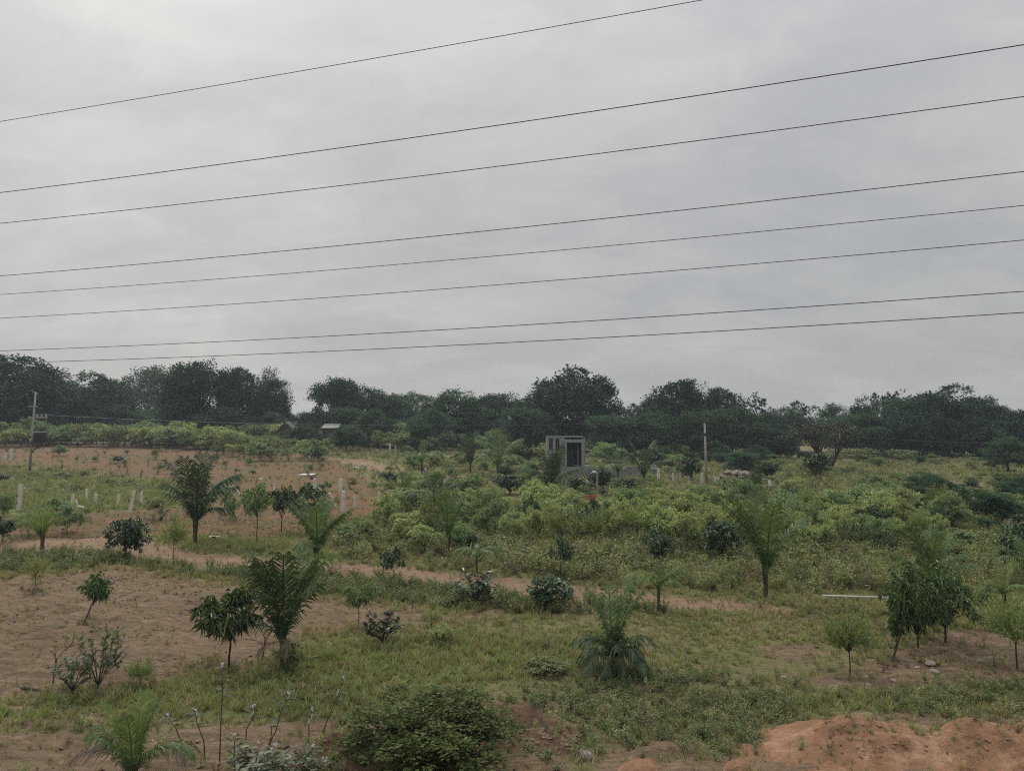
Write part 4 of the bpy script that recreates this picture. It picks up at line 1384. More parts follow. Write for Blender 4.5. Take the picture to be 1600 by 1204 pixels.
def ring(n, seed, up=0.35, lo=0.0, mat=None):
    """a usual crown: upright fronds in the middle, arching ones outside"""
    r = random.Random(seed)
    out = []
    for i in range(n):
        q = r.random()
        sh = 'U' if i < n * up else ('M' if q < 0.6 else 'A')
        if lo and i > n * (1 - lo):
            sh = 'D'
        out.append((sh, i * 137.5 + r.uniform(-15, 15), r.uniform(0.8, 1.05)))
    return out


# foreground and middle palms, each crown as the photograph shows it
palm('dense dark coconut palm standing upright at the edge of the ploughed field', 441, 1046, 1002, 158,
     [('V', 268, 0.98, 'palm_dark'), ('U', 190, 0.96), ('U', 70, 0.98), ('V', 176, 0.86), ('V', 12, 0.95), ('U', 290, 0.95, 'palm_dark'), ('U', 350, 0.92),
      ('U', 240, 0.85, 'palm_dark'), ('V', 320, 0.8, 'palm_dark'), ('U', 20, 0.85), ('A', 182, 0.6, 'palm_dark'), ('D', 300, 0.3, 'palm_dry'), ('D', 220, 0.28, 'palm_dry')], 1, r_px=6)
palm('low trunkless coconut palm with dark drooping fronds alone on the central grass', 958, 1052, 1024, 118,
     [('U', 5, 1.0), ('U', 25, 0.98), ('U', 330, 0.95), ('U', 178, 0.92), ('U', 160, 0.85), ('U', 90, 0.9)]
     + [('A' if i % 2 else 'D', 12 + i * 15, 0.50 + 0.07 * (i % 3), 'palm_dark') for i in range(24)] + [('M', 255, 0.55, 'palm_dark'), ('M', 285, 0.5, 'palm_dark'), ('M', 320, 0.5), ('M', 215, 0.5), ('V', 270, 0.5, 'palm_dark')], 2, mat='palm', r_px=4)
palm('small slim coconut palm with two arching fronds at the end of the dirt road', 1029, 957, 918, 66,
     [('A', 180, 1.0, 'palm_pale'), ('A', 5, 0.98), ('A', 200, 0.8), ('M', 350, 0.75), ('U', 20, 0.68, 'palm_dark'), ('U', 280, 0.6), ('A', 330, 0.7)], 3, r_px=3.5)
palm('tall upright coconut palm among the weeds in the middle right', 1196, 934, 896, 128,
     [('V', 180, 0.95), ('U', 0, 1.0), ('U', 90, 1.0), ('U', 270, 0.95), ('U', 170, 0.9), ('V', 15, 0.85), ('U', 350, 0.9), ('U', 200, 0.95), ('D', 190, 0.3, 'palm_dry')], 4, r_px=5)
palm('large dark coconut palm with many fronds on the brown soil at the left', 305, 850, 818, 112,
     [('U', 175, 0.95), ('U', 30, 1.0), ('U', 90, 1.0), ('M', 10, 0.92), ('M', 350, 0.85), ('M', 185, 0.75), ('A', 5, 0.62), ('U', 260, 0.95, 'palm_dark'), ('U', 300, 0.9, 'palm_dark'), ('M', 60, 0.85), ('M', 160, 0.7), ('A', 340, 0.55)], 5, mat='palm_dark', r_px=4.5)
palm('vee shaped coconut palm with splayed fronds above the dirt road', 493, 893, 864, 92,
     [('V', 180, 0.95), ('V', 0, 0.95), ('U', 150, 1.0), ('U', 20, 1.0), ('V', 210, 0.85), ('V', 330, 0.85), ('U', 270, 0.9), ('U', 90, 1.0), ('A', 230, 0.5, 'palm_dark'), ('A', 300, 0.5, 'palm_dark')], 6, r_px=4.5)
palm('yellowish small coconut palm with spread fronds at the left end of the road', 66, 864, 842, 60,
     [('M', 185, 1.1, 'palm_pale'), ('M', 355, 0.85, 'palm_pale'), ('U', 170, 0.95, 'palm_pale'), ('U', 10, 0.9), ('M', 200, 0.8), ('U', 90, 0.9, 'palm_pale'), ('U', 280, 0.8)], 7, mat='palm_pale', r_px=4)
palm('coconut palm rising behind the dark mango cluster', 1452, 972, 925, 105,
     [('U', 175, 1.0), ('U', 195, 1.02), ('U', 0, 0.95), ('M', 10, 0.85), ('U', 90, 1.0), ('M', 180, 0.8), ('U', 270, 0.9), ('U', 30, 0.95), ('M', 340, 0.8), ('M', 210, 0.8)], 8, r_px=5)
palm('small pale coconut palm in the bright grass near the right edge', 1570, 950, 930, 50,
     [('A', 180, 0.95), ('M', 190, 0.8, 'palm_pale'), ('U', 60, 0.9, 'palm_pale'), ('U', 0, 0.9, 'palm_pale'), ('A', 10, 0.9, 'palm_pale'), ('M', 280, 0.7)], 9, mat='palm', r_px=3.5)
palm('dark drooping coconut palm cut by the right edge', 1606, 925, 895, 75,
     [('A', 180, 0.9), ('A', 200, 0.8, 'palm_pale'), ('M', 160, 0.8), ('M', 20, 0.9), ('U', 90, 0.8), ('A', 300, 0.8)], 10, r_px=4)
palm('bright young coconut palm at the bottom edge with dry brown lower fronds', 208, 1222, 1212, 128,
     [('U', 180, 0.95, 'palm_pale'), ('U', 20, 0.95), ('M', 170, 0.8), ('U', 90, 0.95, 'palm_pale'), ('A', 5, 0.92), ('U', 280, 0.8), ('M', 200, 0.75), ('M', 320, 0.7), ('U', 50, 0.85, 'palm_pale'),
      ('A', 185, 0.82, 'palm_dry'), ('A', 355, 0.85, 'palm_dry'), ('D', 205, 0.6, 'palm_dry'), ('D', 340, 0.65, 'palm_dry')], 11, r_px=6)
palm('drooping far palm with a thin trunk at the end of the red path', 659, 747, 722, 32, [('A', 200, 1.0), ('A', 340, 0.9), ('A', 20, 0.9), ('M', 170, 0.8), ('A', 270, 1.0), ('U', 90, 0.8)], 12, r_px=1.6)
palm('far palm with wide spread arching fronds left of the cabin', 777, 745, 728, 42, [('A', 0, 0.9), ('M', 15, 1.0), ('M', 165, 0.95), ('U', 100, 1.0), ('A', 185, 0.8), ('U', 60, 0.9), ('M', 280, 0.7)], 13, r_px=2)
palm('big bushy dark palm in front of the cabin on its left', 862, 776, 768, 74, ring(13, 14, 0.5), 14, mat='palm_dark', r_px=3)
palm('far palm with vee shaped fronds in front of the block wall', 965, 764, 738, 28, [('M', 160, 1.0), ('M', 20, 1.0), ('U', 90, 0.9), ('M', 200, 0.8), ('M', 340, 0.8)], 15, mat='palm_dark', r_px=1.6)
palm('far palm with upright dark fronds beside the whitish tank', 1007, 768, 745, 42, [('U', 175, 1.0), ('U', 20, 1.0), ('M', 180, 0.9), ('U', 270, 0.8), ('M', 10, 0.7), ('M', 200, 0.85)], 16, mat='palm_dark', r_px=2)
palm('drooping far palm behind the lamp post', 942, 768, 737, 25, [('A', 180, 0.9), ('A', 0, 1.0), ('A', 300, 0.9), ('A', 240, 0.9), ('M', 90, 0.7)], 17, r_px=1.6)
palm('palm with stiff dark fronds behind the middle scrub', 682, 812, 790, 44, ring(9, 18, 0.3), 18, mat='palm_dark', r_px=2.6)
palm('narrow upright green palm among the middle scrub', 702, 872, 838, 48, [('U', 180, 1.0), ('U', 0, 1.0), ('U', 90, 1.0), ('U', 270, 1.0), ('M', 190, 0.6), ('U', 45, 0.9)], 19, r_px=2.2)
palm('small umbrella shaped palm behind the road above the dark broad leaved shrub', 745, 898, 872, 34, [('A', 180, 0.9), ('A', 0, 0.9), ('A', 220, 0.9), ('A', 320, 0.9), ('A', 270, 0.9), ('A', 90, 0.9), ('A', 140, 0.8), ('A', 40, 0.8)], 20, r_px=2)
palm('thin palm beside the rightmost tall post of the left fence', 634, 797, 775, 34, [('U', 170, 1.0), ('M', 10, 0.9), ('U', 90, 0.9), ('M', 190, 0.8), ('U', 300, 0.7)], 21, r_px=2)
palm('dark bushy palm behind the tall upright palm', 1180, 798, 785, 40, ring(9, 22, 0.4), 22, mat='palm_dark', r_px=2)
palm('small dark palm in the weeds near the right edge', 1572, 850, 842, 26, [('U', 180, 1.0), ('U', 20, 0.9), ('M', 200, 0.8), ('M', 0, 0.9)], 23, mat='palm_dark', r_px=2)
palm('small dark palm right of the mango cluster top in the far scrub', 1470, 836, 822, 26, [('U', 160, 1.0), ('U', 20, 0.9), ('M', 190, 0.8), ('M', 0, 0.9), ('U', 90, 1)], 24, mat='palm_dark', r_px=2)
palm('slim palm among the orchard saplings left of the tall palm', 1133, 812, 800, 30, ring(7, 25, 0.4), 25, r_px=2)
palm('far dark palm in the scrub right of the thin far palms', 735, 740, 726, 36, ring(8, 26, 0.6), 26, mat='palm_dark', r_px=2)
palm('pale palm in the scrub below the big bushy dark palm', 830, 800, 790, 28, ring(7, 27, 0.3), 27, r_px=2)

# ------------------------------------------------------------------ single plants of the foreground and middle
ONE = [  # kind, name, category, base px, base py, top py, width px, label, lean
    ('mango', 'mango_sapling', 358, 1047, 918, 88, 'dark green mango sapling with a hanging round crown on the ploughed field', (0, 0.02)),
    ('mango_slim', 'mango_sapling', 129, 976, 892, 42, 'slim leaning sapling with a small leaf clump on the ploughed field', (0, 0.16)),
    ('pale', 'feathery_sapling', 55, 923, 864, 36, 'pale yellow green feathery sapling on a thin stem at the left', (0, 0)),
    ('dense', 'round_shrub', 195, 876, 811, 56, 'dark dense round shrub beside the bend of the dirt road', (0, 0)),
    ('yellow', 'yellow_sapling', 271, 885, 803, 44, 'yellow green droopy topped sapling on a thin stem by the road', (0, 0)),
    ('mango_mid', 'young_tree', 560, 982, 905, 42, 'light leaved sapling with a bare lower stem on the field edge', (0, 0)),
    ('spiky', 'broad_leaved_shrub', 597, 1008, 950, 58, 'dark shrub with separate broad leaves at the field edge', (0, 0.08)),
    ('pale', 'feathery_sapling', 674, 996, 948, 34, 'small feathery tuft topped sapling in the middle grass', (0, 0)),
    ('spiky', 'broad_leaved_shrub', 746, 947, 888, 66, 'dark stiff leaved shrub at the roadside in the middle', (0, 0)),
    ('dense', 'roadside_bush', 862, 950, 902, 66, 'rounded dark bush on the roadside under a thin sapling', (0, 0)),
    ('dark_sapling', 'dark_sapling', 876, 906, 842, 42, 'dark two stemmed sapling in the weeds behind the roadside bush', (0, 0)),
    ('dark_sapling', 'dark_sapling', 617, 912, 853, 36, 'dark narrow sapling standing on the road edge', (0, -0.1)),
    ('feather', 'feathery_tree', 1328, 1057, 954, 66, 'round feathery green tree on a thin stem at the right', (0, 0)),
    ('mango_slim', 'mango_tree', 1393, 1035, 900, 52, 'mango with a long leaning trunk at the left of the cluster', (0, 0.12)),
    ('mango_low', 'mango_tree', 1434, 1014, 888, 78, 'middle mango of the dark cluster', (0, 0)),
    ('mango_low', 'mango_tree', 1477, 1003, 882, 104, 'broadest mango of the dark cluster, its right one', (0, 0.02)),
    ('mango_slim', 'mango_sapling', 1397, 1028, 962, 24, 'small hanging leaf shoot beside the leaning mango trunk', (0, -0.05)),
    ('feather', 'feathery_tree', 1590, 1049, 930, 76, 'feathery green tree cut by the right edge', (0, 0)),
    ('feather', 'feathery_sapling', 219, 1077, 1031, 38, 'knee high feathery sapling in the grass at the lower left', (0, 0)),
    ('calot', 'grey_leaved_shrub', 113, 1086, 1018, 62, 'grey green broad leaved shrub left one of the pair at the lower left', (0, 0)),
    ('calot', 'grey_leaved_shrub', 152, 1082, 982, 66, 'grey green broad leaved shrub right taller one of the pair at the lower left', (0, 0.05)),
    ('bush', 'leafy_bush', 672, 1212, 1092, 232, 'big round leafy bush in the centre foreground', (0, 0)),
    ('low_bush', 'leafy_bush', 448, 1050, 1000, 50, 'dark weedy bush at the foot of the dense dark palm', (0, 0)),
    ('low_bush', 'leafy_bush', 850, 1050, 1030, 60, 'low leafy weed bush left of the low trunkless palm', (0, 0)),
    ('mango_mid', 'young_tree', 401, 852, 755, 46, 'leafy young tree with hanging foliage left of the vee shaped palm', (0, 0)),
    ('dark_sapling', 'dark_sapling', 440, 832, 760, 48, 'left of two joined dark saplings behind the vee shaped palm', (0, 0)),
    ('dark_sapling', 'dark_sapling', 478, 835, 755, 56, 'right of two joined dark saplings behind the vee shaped palm', (0, 0)),
    ('mid', 'young_tree', 104, 834, 786, 36, 'thin leafy sapling right of the yellowish palm', (0, 0)),
    ('mid', 'young_tree', 44, 838, 800, 40, 'leafy green shrub left of the yellowish palm', (0, 0)),
    ('dense', 'round_shrub', 4, 846, 806, 34, 'dark shrub at the left edge beside the road', (0, 0)),
    ('mid', 'young_tree', 6, 806, 770, 30, 'green shrub at the left edge below the tall white post', (0, 0)),
    ('mid', 'young_tree', 84, 806, 776, 34, 'green shrub between the first two white posts', (0, 0)),
    ('olive', 'scrub_bush', 250, 812, 776, 44, 'olive scrub left of the large dark palm', (0, 0)),
    ('mid', 'young_tree', 360, 812, 766, 26, 'small sapling right of the large dark palm', (0, 0)),
    ('yellow', 'yellow_sapling', 134, 815, 788, 20, 'little yellow green sapling below the white posts', (0, 0)),
    ('dense', 'round_shrub', 1030, 884, 828, 48, 'dark round shrub in front of the orchard above the slim palm', (0, 0)),
    ('dense', 'round_shrub', 1128, 880, 814, 54, 'dark round shrub in front of the orchard left of the tall palm', (0, 0)),
    ('dense', 'round_shrub', 1362, 845, 792, 54, 'dark round shrub in the orchard right of the tall palm', (0, 0)),
    ('dark_sapling', 'dark_sapling', 1388, 868, 836, 30, 'small dark forked sapling in the weeds left of the mango cluster', (0, 0)),
    ('dense', 'edge_shrub', 1602, 912, 818, 66, 'large dark green shrub cut by the right edge', (0, 0)),
    ('dark_sapling', 'dark_sapling', 926, 832, 778, 26, 'thin dark stemmed sapling below the lamp post', (0, 0)),
    ('mid', 'young_tree', 945, 826, 790, 34, 'leafy sapling beside the thin dark stemmed one', (0, 0)),
    ('spiky', 'broad_leaved_shrub', 735, 862, 828, 34, 'dark flat topped shrub right of the narrow upright palm', (0, 0)),
    ('yellow', 'yellow_sapling', 878, 862, 790, 56, 'bright yellow green tree rising above the dark two stemmed sapling', (0, 0)),
    ('light', 'young_tree', 640, 850, 800, 52, 'bright green bush left of the narrow upright palm', (0, 0)),
    ('light', 'young_tree', 600, 836, 770, 40, 'light slender young tree left of the palm with stiff dark fronds', (0, 0)),
    ('olive', 'scrub_bush', 668, 848, 770, 42, 'thin stemmed olive young tree among the middle scrub', (0, 0)),
    ('olive', 'scrub_bush', 690, 835, 762, 44, 'thin stemmed olive young tree right beside its twin in the middle scrub', (0, 0)),
    ('dense', 'edge_shrub', 185, 723, 712, 17, 'tiny dark bush alone on the far brown field', (0, 0)),
    ('dark_sapling', 'dark_sapling', 489, 732, 698, 32, 'dark sapling at the edge of the far brown field', (0, 0)),
    ('dark_sapling', 'dark_sapling', 575, 692, 655, 40, 'dark bush tree behind the thin far posts', (0, 0)),
    ('dense', 'edge_shrub', 1080, 754, 714, 34, 'black green bush left of the utility pole', (0, 0)),
    ('dense', 'edge_shrub', 1282, 750, 708, 44, 'dark bush around the thorn tree trunk', (0, 0)),
    ('olive', 'scrub_bush', 1345, 722, 700, 62, 'low rounded olive bush right of the thorn tree', (0, 0)),
    ('far_mid', 'edge_shrub', 1465, 778, 745, 44, 'dark bush right of the close picket stakes', (0, 0)),
    ('dense', 'edge_shrub', 1440, 800, 772, 50, 'dark green bush below the close picket stakes', (0, 0)),
    ('far_mid', 'edge_shrub', 1545, 815, 768, 60, 'dark bush in the scrub near the right edge', (0, 0)),
    ('olive', 'scrub_bush', 1410, 722, 702, 40, 'low bush in front of the shadowed right hand trees', (0, 0)),
    ('mid', 'young_tree', 1050, 735, 708, 44, 'pale green bush behind the far right fence posts', (0, 0)),
    ('dense', 'edge_shrub', 1018, 738, 700, 40, 'dark bush behind the whitish tank', (0, 0)),
    ('far_mid', 'edge_shrub', 1160, 738, 706, 50, 'dark bush behind the stone heap', (0, 0)),
    ('dense', 'edge_shrub', 1198, 752, 722, 34, 'dark bush right behind the stone heap', (0, 0)),
    ('dense', 'edge_shrub', 893, 790, 764, 32, 'dark bush left of the lamp post', (0, 0)),
    ('light', 'young_tree', 690, 1008, 972, 34, 'small leafy weed shrub below the feathery tuft sapling', (0, 0)),
]
CATS = {'mango_sapling': 'sapling', 'mango_tree': 'tree', 'feathery_sapling': 'sapling', 'feathery_tree': 'tree', 'yellow_sapling': 'sapling', 'dark_sapling': 'sapling', 'young_tree': 'tree'}
for i, (kd, nm, bx_, by_, tp_, w_, lab, ln) in enumerate(ONE):
    plant_px(kd, nm, lab, CATS.get(nm, 'shrub'), bx_, by_, tp_, w_, variant=i, rot=(0.0 if ln[1] else None), lean=ln)
for i, (bx_, by_, tp_, lab) in enumerate(((409, 1033, 962, 'bare leaning twig sapling left of the dense dark palm'), (82, 1072, 988, 'bare thin twig sapling left of the grey green shrubs'),
                                          (644, 960, 935, 'tiny bare sapling on the narrow end of the ploughed field'), (240, 770, 740, 'bare dark stump like twig on the far brown field'),
                                          (158, 752, 735, 'short dark twig on the far brown field left of the tiny bush'), (122, 722, 703, 'short leaning twig on the far brown field'),
                                          (82, 720, 700, 'thin bare twig right of the transformer pole'), (1552, 1045, 1005, 'bare low twigs left of the right edge feathery tree'))):
    p = at(bx_, by_)
    h = lift(bx_, tp_, p.y).z - p.z
    tag(obj('bare_sapling', BARE[i % 3], None, p, (0, 0, i * 0.9 if i else 0.2), (h * 0.95, h * 0.95, h * 0.95)), lab, 'sapling')


rb = random.Random(8)
for i in range(18):
    bx_, by_ = rb.uniform(55, 340), rb.uniform(703, 768)
    p = at(bx_, by_)
    h = rb.uniform(14, 24) * mpp(p.y)
    tag(obj('bare_sapling', BARE[i % 3], None, p, (0, rb.uniform(-0.2, 0.2), rb.uniform(0, 6)), (h * 1.3, h * 1.3, h)), 'thin dark bare sapling stick standing on the far brown field', 'sapling', 'bare sapling sticks on the far brown field')

# tall milkweed stalks in the left foreground
def milkweed(label, bx, by, tx, ty, nleaf, seed, low=False, mat='milkleaf', flower=True):
    p = at(bx, by)
    q = lift(tx, ty, p.y - 0.1)
    d = q - p
    rs_ = np.random.RandomState(seed)
    root = thing('milkweed', label, 'weed', p, 0, 'milkweed stalks in the left foreground')
    pts = [Vector((0, 0, 0)), d * 0.35 + Vector((rs_.uniform(-.05, .05), 0, 0.02)), d * 0.7 + Vector((rs_.uniform(-.04, .04), 0, 0.02)), d]
    MB().tube(pts, [0.012, 0.010, 0.008, 0.005], 5).build('stem', M['bark'], root)
    tt = np.sort(rs_.uniform(0.05 if low else 0.68, 1.0, nleaf))
    Pp = np.array([np.array(pts[0].lerp(d, s_)) for s_ in tt])
    a = np.arange(nleaf) * 1.57 + rs_.uniform(-.4, .4, nleaf)
    D = np.stack([np.cos(a), np.sin(a), rs_.uniform(0.1, 0.9, nleaf)], 1)
    V, F = leaves(Pp, D, 0.19, 0.05, rs_, 0.25, 0.2)
    lm = None
    for k_ in range(nleaf):
        vv = V[k_ * 4:k_ * 4 + 4] - V[k_ * 4]
        obj('leaf', mesh('leaf', vv, np.array([[0, 1, 2], [0, 2, 3]]), M[mat]), root, tuple(V[k_ * 4]))
    if flower:
        fm = MB()
        for k_ in range(5):
            fm.box(tuple(d + Vector(rs_.normal(0, 0.018, 3)) + Vector((0, 0, 0.02))), (0.022, 0.022, 0.018), (rs_.rand(), rs_.rand(), 0))
        fm.build('flower_head', M['petal'], root)
    return root


milkweed('tall leaning milkweed stalk with a pale leaf pair on top, beside the big bush', 500, 1158, 537, 1060, 6, 1)
milkweed('short milkweed stalk with pale leaves left of the leaning one', 481, 1168, 488, 1108, 8, 2)
milkweed('tallest straight thin milkweed stalk above the bottom edge palm', 343, 1190, 347, 1040, 7, 3)
milkweed('milkweed stalk with whitish leaves right of the tallest stalk', 415, 1172, 450, 1084, 9, 4)
milkweed('curved milkweed stalk with a pale flower head beside the bottom edge palm', 298, 1182, 260, 1118, 8, 5)
milkweed('leaning milkweed stalk with hanging leaves right of the bottom edge palm', 320, 1184, 305, 1110, 8, 6)
milkweed('milkweed stalk behind the leafy bottom edge clump', 384, 1160, 398, 1104, 7, 7)
milkweed('leafless dark weed stalk left of the leaning milkweed', 416, 1180, 423, 1128, 2, 8, flower=False)
milkweed('low leafy milkweed at the bottom edge right of the palm', 372, 1210, 365, 1150, 22, 9, low=True)
milkweed('low leafy milkweed with broad pale leaves at the bottom edge', 420, 1212, 430, 1165, 22, 10, low=True)
milkweed('low milkweed with long pale leaves left of the big bush', 478, 1212, 490, 1168, 20, 11, low=True)
plant_px('calot', 'grey_leaved_shrub', 'low grey green leafy clump at the bottom edge right of the palm', 'shrub', 395, 1222, 1168, 110, variant=1)
plant_px('calot', 'grey_leaved_shrub', 'low grey green leafy clump at the bottom edge left of the big bush', 'shrub', 465, 1224, 1176, 80, variant=2)

# ------------------------------------------------------------------ orchard block, far hedge and scrub: many saplings
def inside(px, py, poly):
    c = False
    for (x1, y1), (x2, y2) in zip(poly, poly[1:] + poly[:1]):
        if (y1 > py) != (y2 > py) and px < x1 + (py - y1) * (x2 - x1) / (y2 - y1):
            c = not c
    return c


def scatter_px(poly, n, sx, sy, seed):
    """spots in an outline, kept apart as planted rows keep them"""
    r = random.Random(seed)
    xs = [p[0] for p in poly]
    ys = [p[1] for p in poly]
    out = []
    for _ in range(n * 40):
        if len(out) >= n:
            break
        x, y = r.uniform(min(xs), max(xs)), r.uniform(min(ys), max(ys))
        if inside(x, y, poly) and all(((x - a) / sx) ** 2 + ((y - b) / sy) ** 2 > 1 for a, b in out):
            out.append((x, y))
    return sorted(out, key=lambda q: q[1])


def where_orchard(x):
    for lim, s_ in ((850, 'left of the yellow green tree'), (920, 'below the bushy dark palm'), (1000, 'right of the lamp post'), (1080, 'below the first far right posts'),
                    (1160, 'below the stone heap'), (1240, 'beside the tall upright palm'), (1320, 'right of the tall upright palm'), (1400, 'left of the picket stakes'), (2000, 'below the picket stakes')):
        if x < lim:
            return s_


WORD = {'light': 'bright green', 'mid': 'mid green', 'olive': 'olive', 'yellow': 'yellow green', 'feather': 'feathery green', 'dense': 'dark green', 'far_mid': 'dark green', 'dark_sapling': 'dark'}
rq = random.Random(31)
POLY_O = [(770, 815), (880, 800), (1000, 792), (1160, 790), (1300, 796), (1400, 800), (1480, 812), (1500, 842), (1400, 858), (1290, 868), (1150, 872), (1000, 864), (900, 854), (800, 850), (750, 832)]
WAIT = []                          # (root, base label, px): labels are told apart below, once all are placed
for x, y in scatter_px(POLY_O, 120, 23, 9, 41):
    if abs(x - 922) < 24 and y < 836 or abs(x - 960) < 12 and y < 800:
        continue
    kd = rq.choices(['light', 'mid', 'feather', 'olive', 'yellow', 'dense', 'dark_sapling'], [44, 20, 10, 8, 6, 7, 5])[0]
    s_ = rq.uniform(0.62, 1.25)
    if kd in ('dense', 'dark_sapling'):
        s_ *= 0.75
    row = 'back' if y < 812 else ('middle' if y < 838 else 'front')
    o = plant_px(kd, 'orchard_sapling', '', 'sapling', x, y, y - (44 + (y - 795) * 0.28) * s_, 42 * s_ * rq.uniform(0.85, 1.2), group=f'orchard block saplings, {row} rows')
    WAIT.append((o, f'{WORD[kd]} sapling, {row} rows of orchard, {where_orchard(x)}', x))


def scrub(poly, n, sx, sy, seed, kinds, hpx, wpx, phrase, name, cat, group, lm):
    r = random.Random(seed)
    for x, y in scatter_px(poly, n, sx, sy, seed):
        kd = r.choices([k_[0] for k_ in kinds], [k_[1] for k_ in kinds])[0]
        s_ = r.uniform(0.55, 1.3)
        spot = next(b for a, b in lm if x < a)
        o = plant_px(kd, name, '', cat, x, y, y - hpx * s_, wpx * s_ * r.uniform(0.85, 1.2), group=group)
        WAIT.append((o, f'{WORD[kd]} {phrase}, {spot}', x))


scrub([(60, 698), (200, 699), (300, 702), (430, 706), (430, 695), (300, 693), (150, 692), (30, 692)], 76, 13, 2.2, 51, [('light', 3), ('mid', 6), ('olive', 4), ('dense', 2)], 28, 32,
      'far hedge bush', 'hedge_bush', 'bush', 'bushes of the far hedge behind the brown field', [(110, 'beside the transformer pole'), (155, 'below the broad dark tree'), (200, 'right of the broad dark tree'), (245, 'below the pale dome tree'), (290, 'right of the pale dome tree'), (330, 'left of the black green tree'), (370, 'below the black green tree'), (999, 'left of the hut')])
scrub([(-20, 699), (70, 701), (60, 693), (-20, 692)], 12, 14, 3, 52, [('light', 3), ('mid', 3), ('olive', 3)], 32, 34, 'bush at the left edge hedge', 'hedge_bush', 'bush', 'bushes of the far hedge behind the brown field', [(25, 'left of the transformer pole'), (999, 'behind the transformer pole')])
scrub([(340, 712), (420, 722), (500, 722), (520, 702), (470, 696), (390, 696), (340, 698)], 26, 18, 6, 53, [('mid', 5), ('olive', 5), ('light', 2)], 28, 32, 'bush ending the brown field', 'hedge_bush', 'bush', 'bushes at the end of the brown field', [(420, 'right of the large dark palm'), (999, 'left of the red path')])
scrub([(470, 700), (620, 705), (700, 708), (850, 708), (850, 694), (620, 694), (480, 693)], 38, 18, 5, 54, [('far_mid', 5), ('dense', 3), ('mid', 3), ('olive', 2)], 32, 34, 'shrub under the far trees', 'far_shrub', 'shrub', 'shrubs at the foot of the far trees', [(560, 'below the long shed'), (660, 'behind the thin far posts'), (750, 'left of the spreading far palm'), (999, 'left of the cabin')])
scrub([(600, 735), (700, 722), (860, 715), (870, 745), (860, 772), (760, 785), (640, 790), (590, 770)], 31, 27, 10, 55, [('olive', 6), ('mid', 5), ('light', 2), ('dense', 3)], 26, 36, 'shrub before the cabin', 'scrub_shrub', 'shrub', 'shrubs in the scrub before the cabin', [(660, 'right of the left fence'), (720, 'below the drooping far palm'), (790, 'below the spreading far palm'), (999, 'beside the bushy dark palm')])
scrub([(540, 822), (640, 800), (760, 795), (760, 860), (660, 872), (560, 862), (530, 845)], 22, 26, 11, 56, [('olive', 5), ('mid', 4), ('light', 4)], 36, 40, 'middle scrub tree', 'scrub_tree', 'tree', 'young trees in the middle scrub', [(610, 'right of the vee shaped palm'), (690, 'left of the narrow upright palm'), (999, 'beyond the narrow upright palm')])
scrub([(880, 770), (1010, 762), (1030, 772), (900, 785)], 9, 20, 7, 57, [('mid', 5), ('dense', 3), ('olive', 2)], 24, 32, 'bush before the block wall', 'scrub_shrub', 'shrub', 'bushes before the block wall', [(950, 'below the cabin doorway'), (999999, 'left of the far right fence')])
scrub([(930, 722), (1130, 726), (1240, 716), (1130, 704), (930, 700)], 30, 18, 5, 58, [('far_mid', 6), ('olive', 3), ('mid', 3)], 24, 34, 'shrub under the right trees', 'far_shrub', 'shrub', 'shrubs at the foot of the right hand trees', [(1010, 'right behind the cabin'), (1090, 'left of the utility pole'), (1170, 'behind the stone heap'), (9999, 'left of the thorn tree')])
scrub([(1320, 770), (1450, 770), (1620, 760), (1620, 820), (1500, 835), (1420, 790)], 32, 24, 8, 59, [('olive', 5), ('mid', 4), ('far_mid', 4), ('dense', 2)], 26, 38, 'right field shrub', 'scrub_shrub', 'shrub', 'shrubs in the right field scrub', [(1420, 'beside the picket stakes'), (1500, 'right of the picket stakes'), (9999, 'near the right edge')])
scrub([(1130, 765), (1150, 730), (1300, 725), (1560, 728), (1560, 765), (1300, 768)], 30, 30, 8, 60, [('olive', 8), ('mid', 2)], 13, 24, 'low bush in far right grass', 'scrub_shrub', 'shrub', 'low bushes in the far right grass field', [(1260, 'left of the thorn tree'), (1400, 'right of the thorn tree'), (9999, 'before the pale leafy tree')])
scrub([(1240, 722), (1560, 728), (1560, 716), (1240, 710)], 20, 16, 3, 61, [('olive', 5), ('far_mid', 5)], 14, 26, 'low bush edging right trees', 'far_shrub', 'shrub', 'low bushes along the right hand trees', [(1330, 'behind the thorn tree'), (1440, 'below the almost bare treetop'), (9999, 'below the broad right hand tree')])
scrub([(1480, 850), (1600, 850), (1610, 890), (1480, 880)], 14, 26, 9, 62, [('olive', 5), ('mid', 4)], 26, 36, 'bush in right edge weeds', 'scrub_shrub', 'shrub', 'bushes in the weeds near the right edge', [(1540, 'above the mango cluster'), (9999, 'left of the dark edge shrub')])
scrub([(-10, 730), (100, 738), (300, 770), (290, 790), (60, 770), (-10, 760)], 18, 22, 6, 63, [('mid', 4), ('olive', 4), ('dense', 1)], 11, 18, 'green patch low bush', 'scrub_shrub', 'shrub', 'low bushes in the green patch of the left field', [(100, 'below the transformer pole'), (200, 'behind the white posts'), (999, 'left of the large dark palm')])

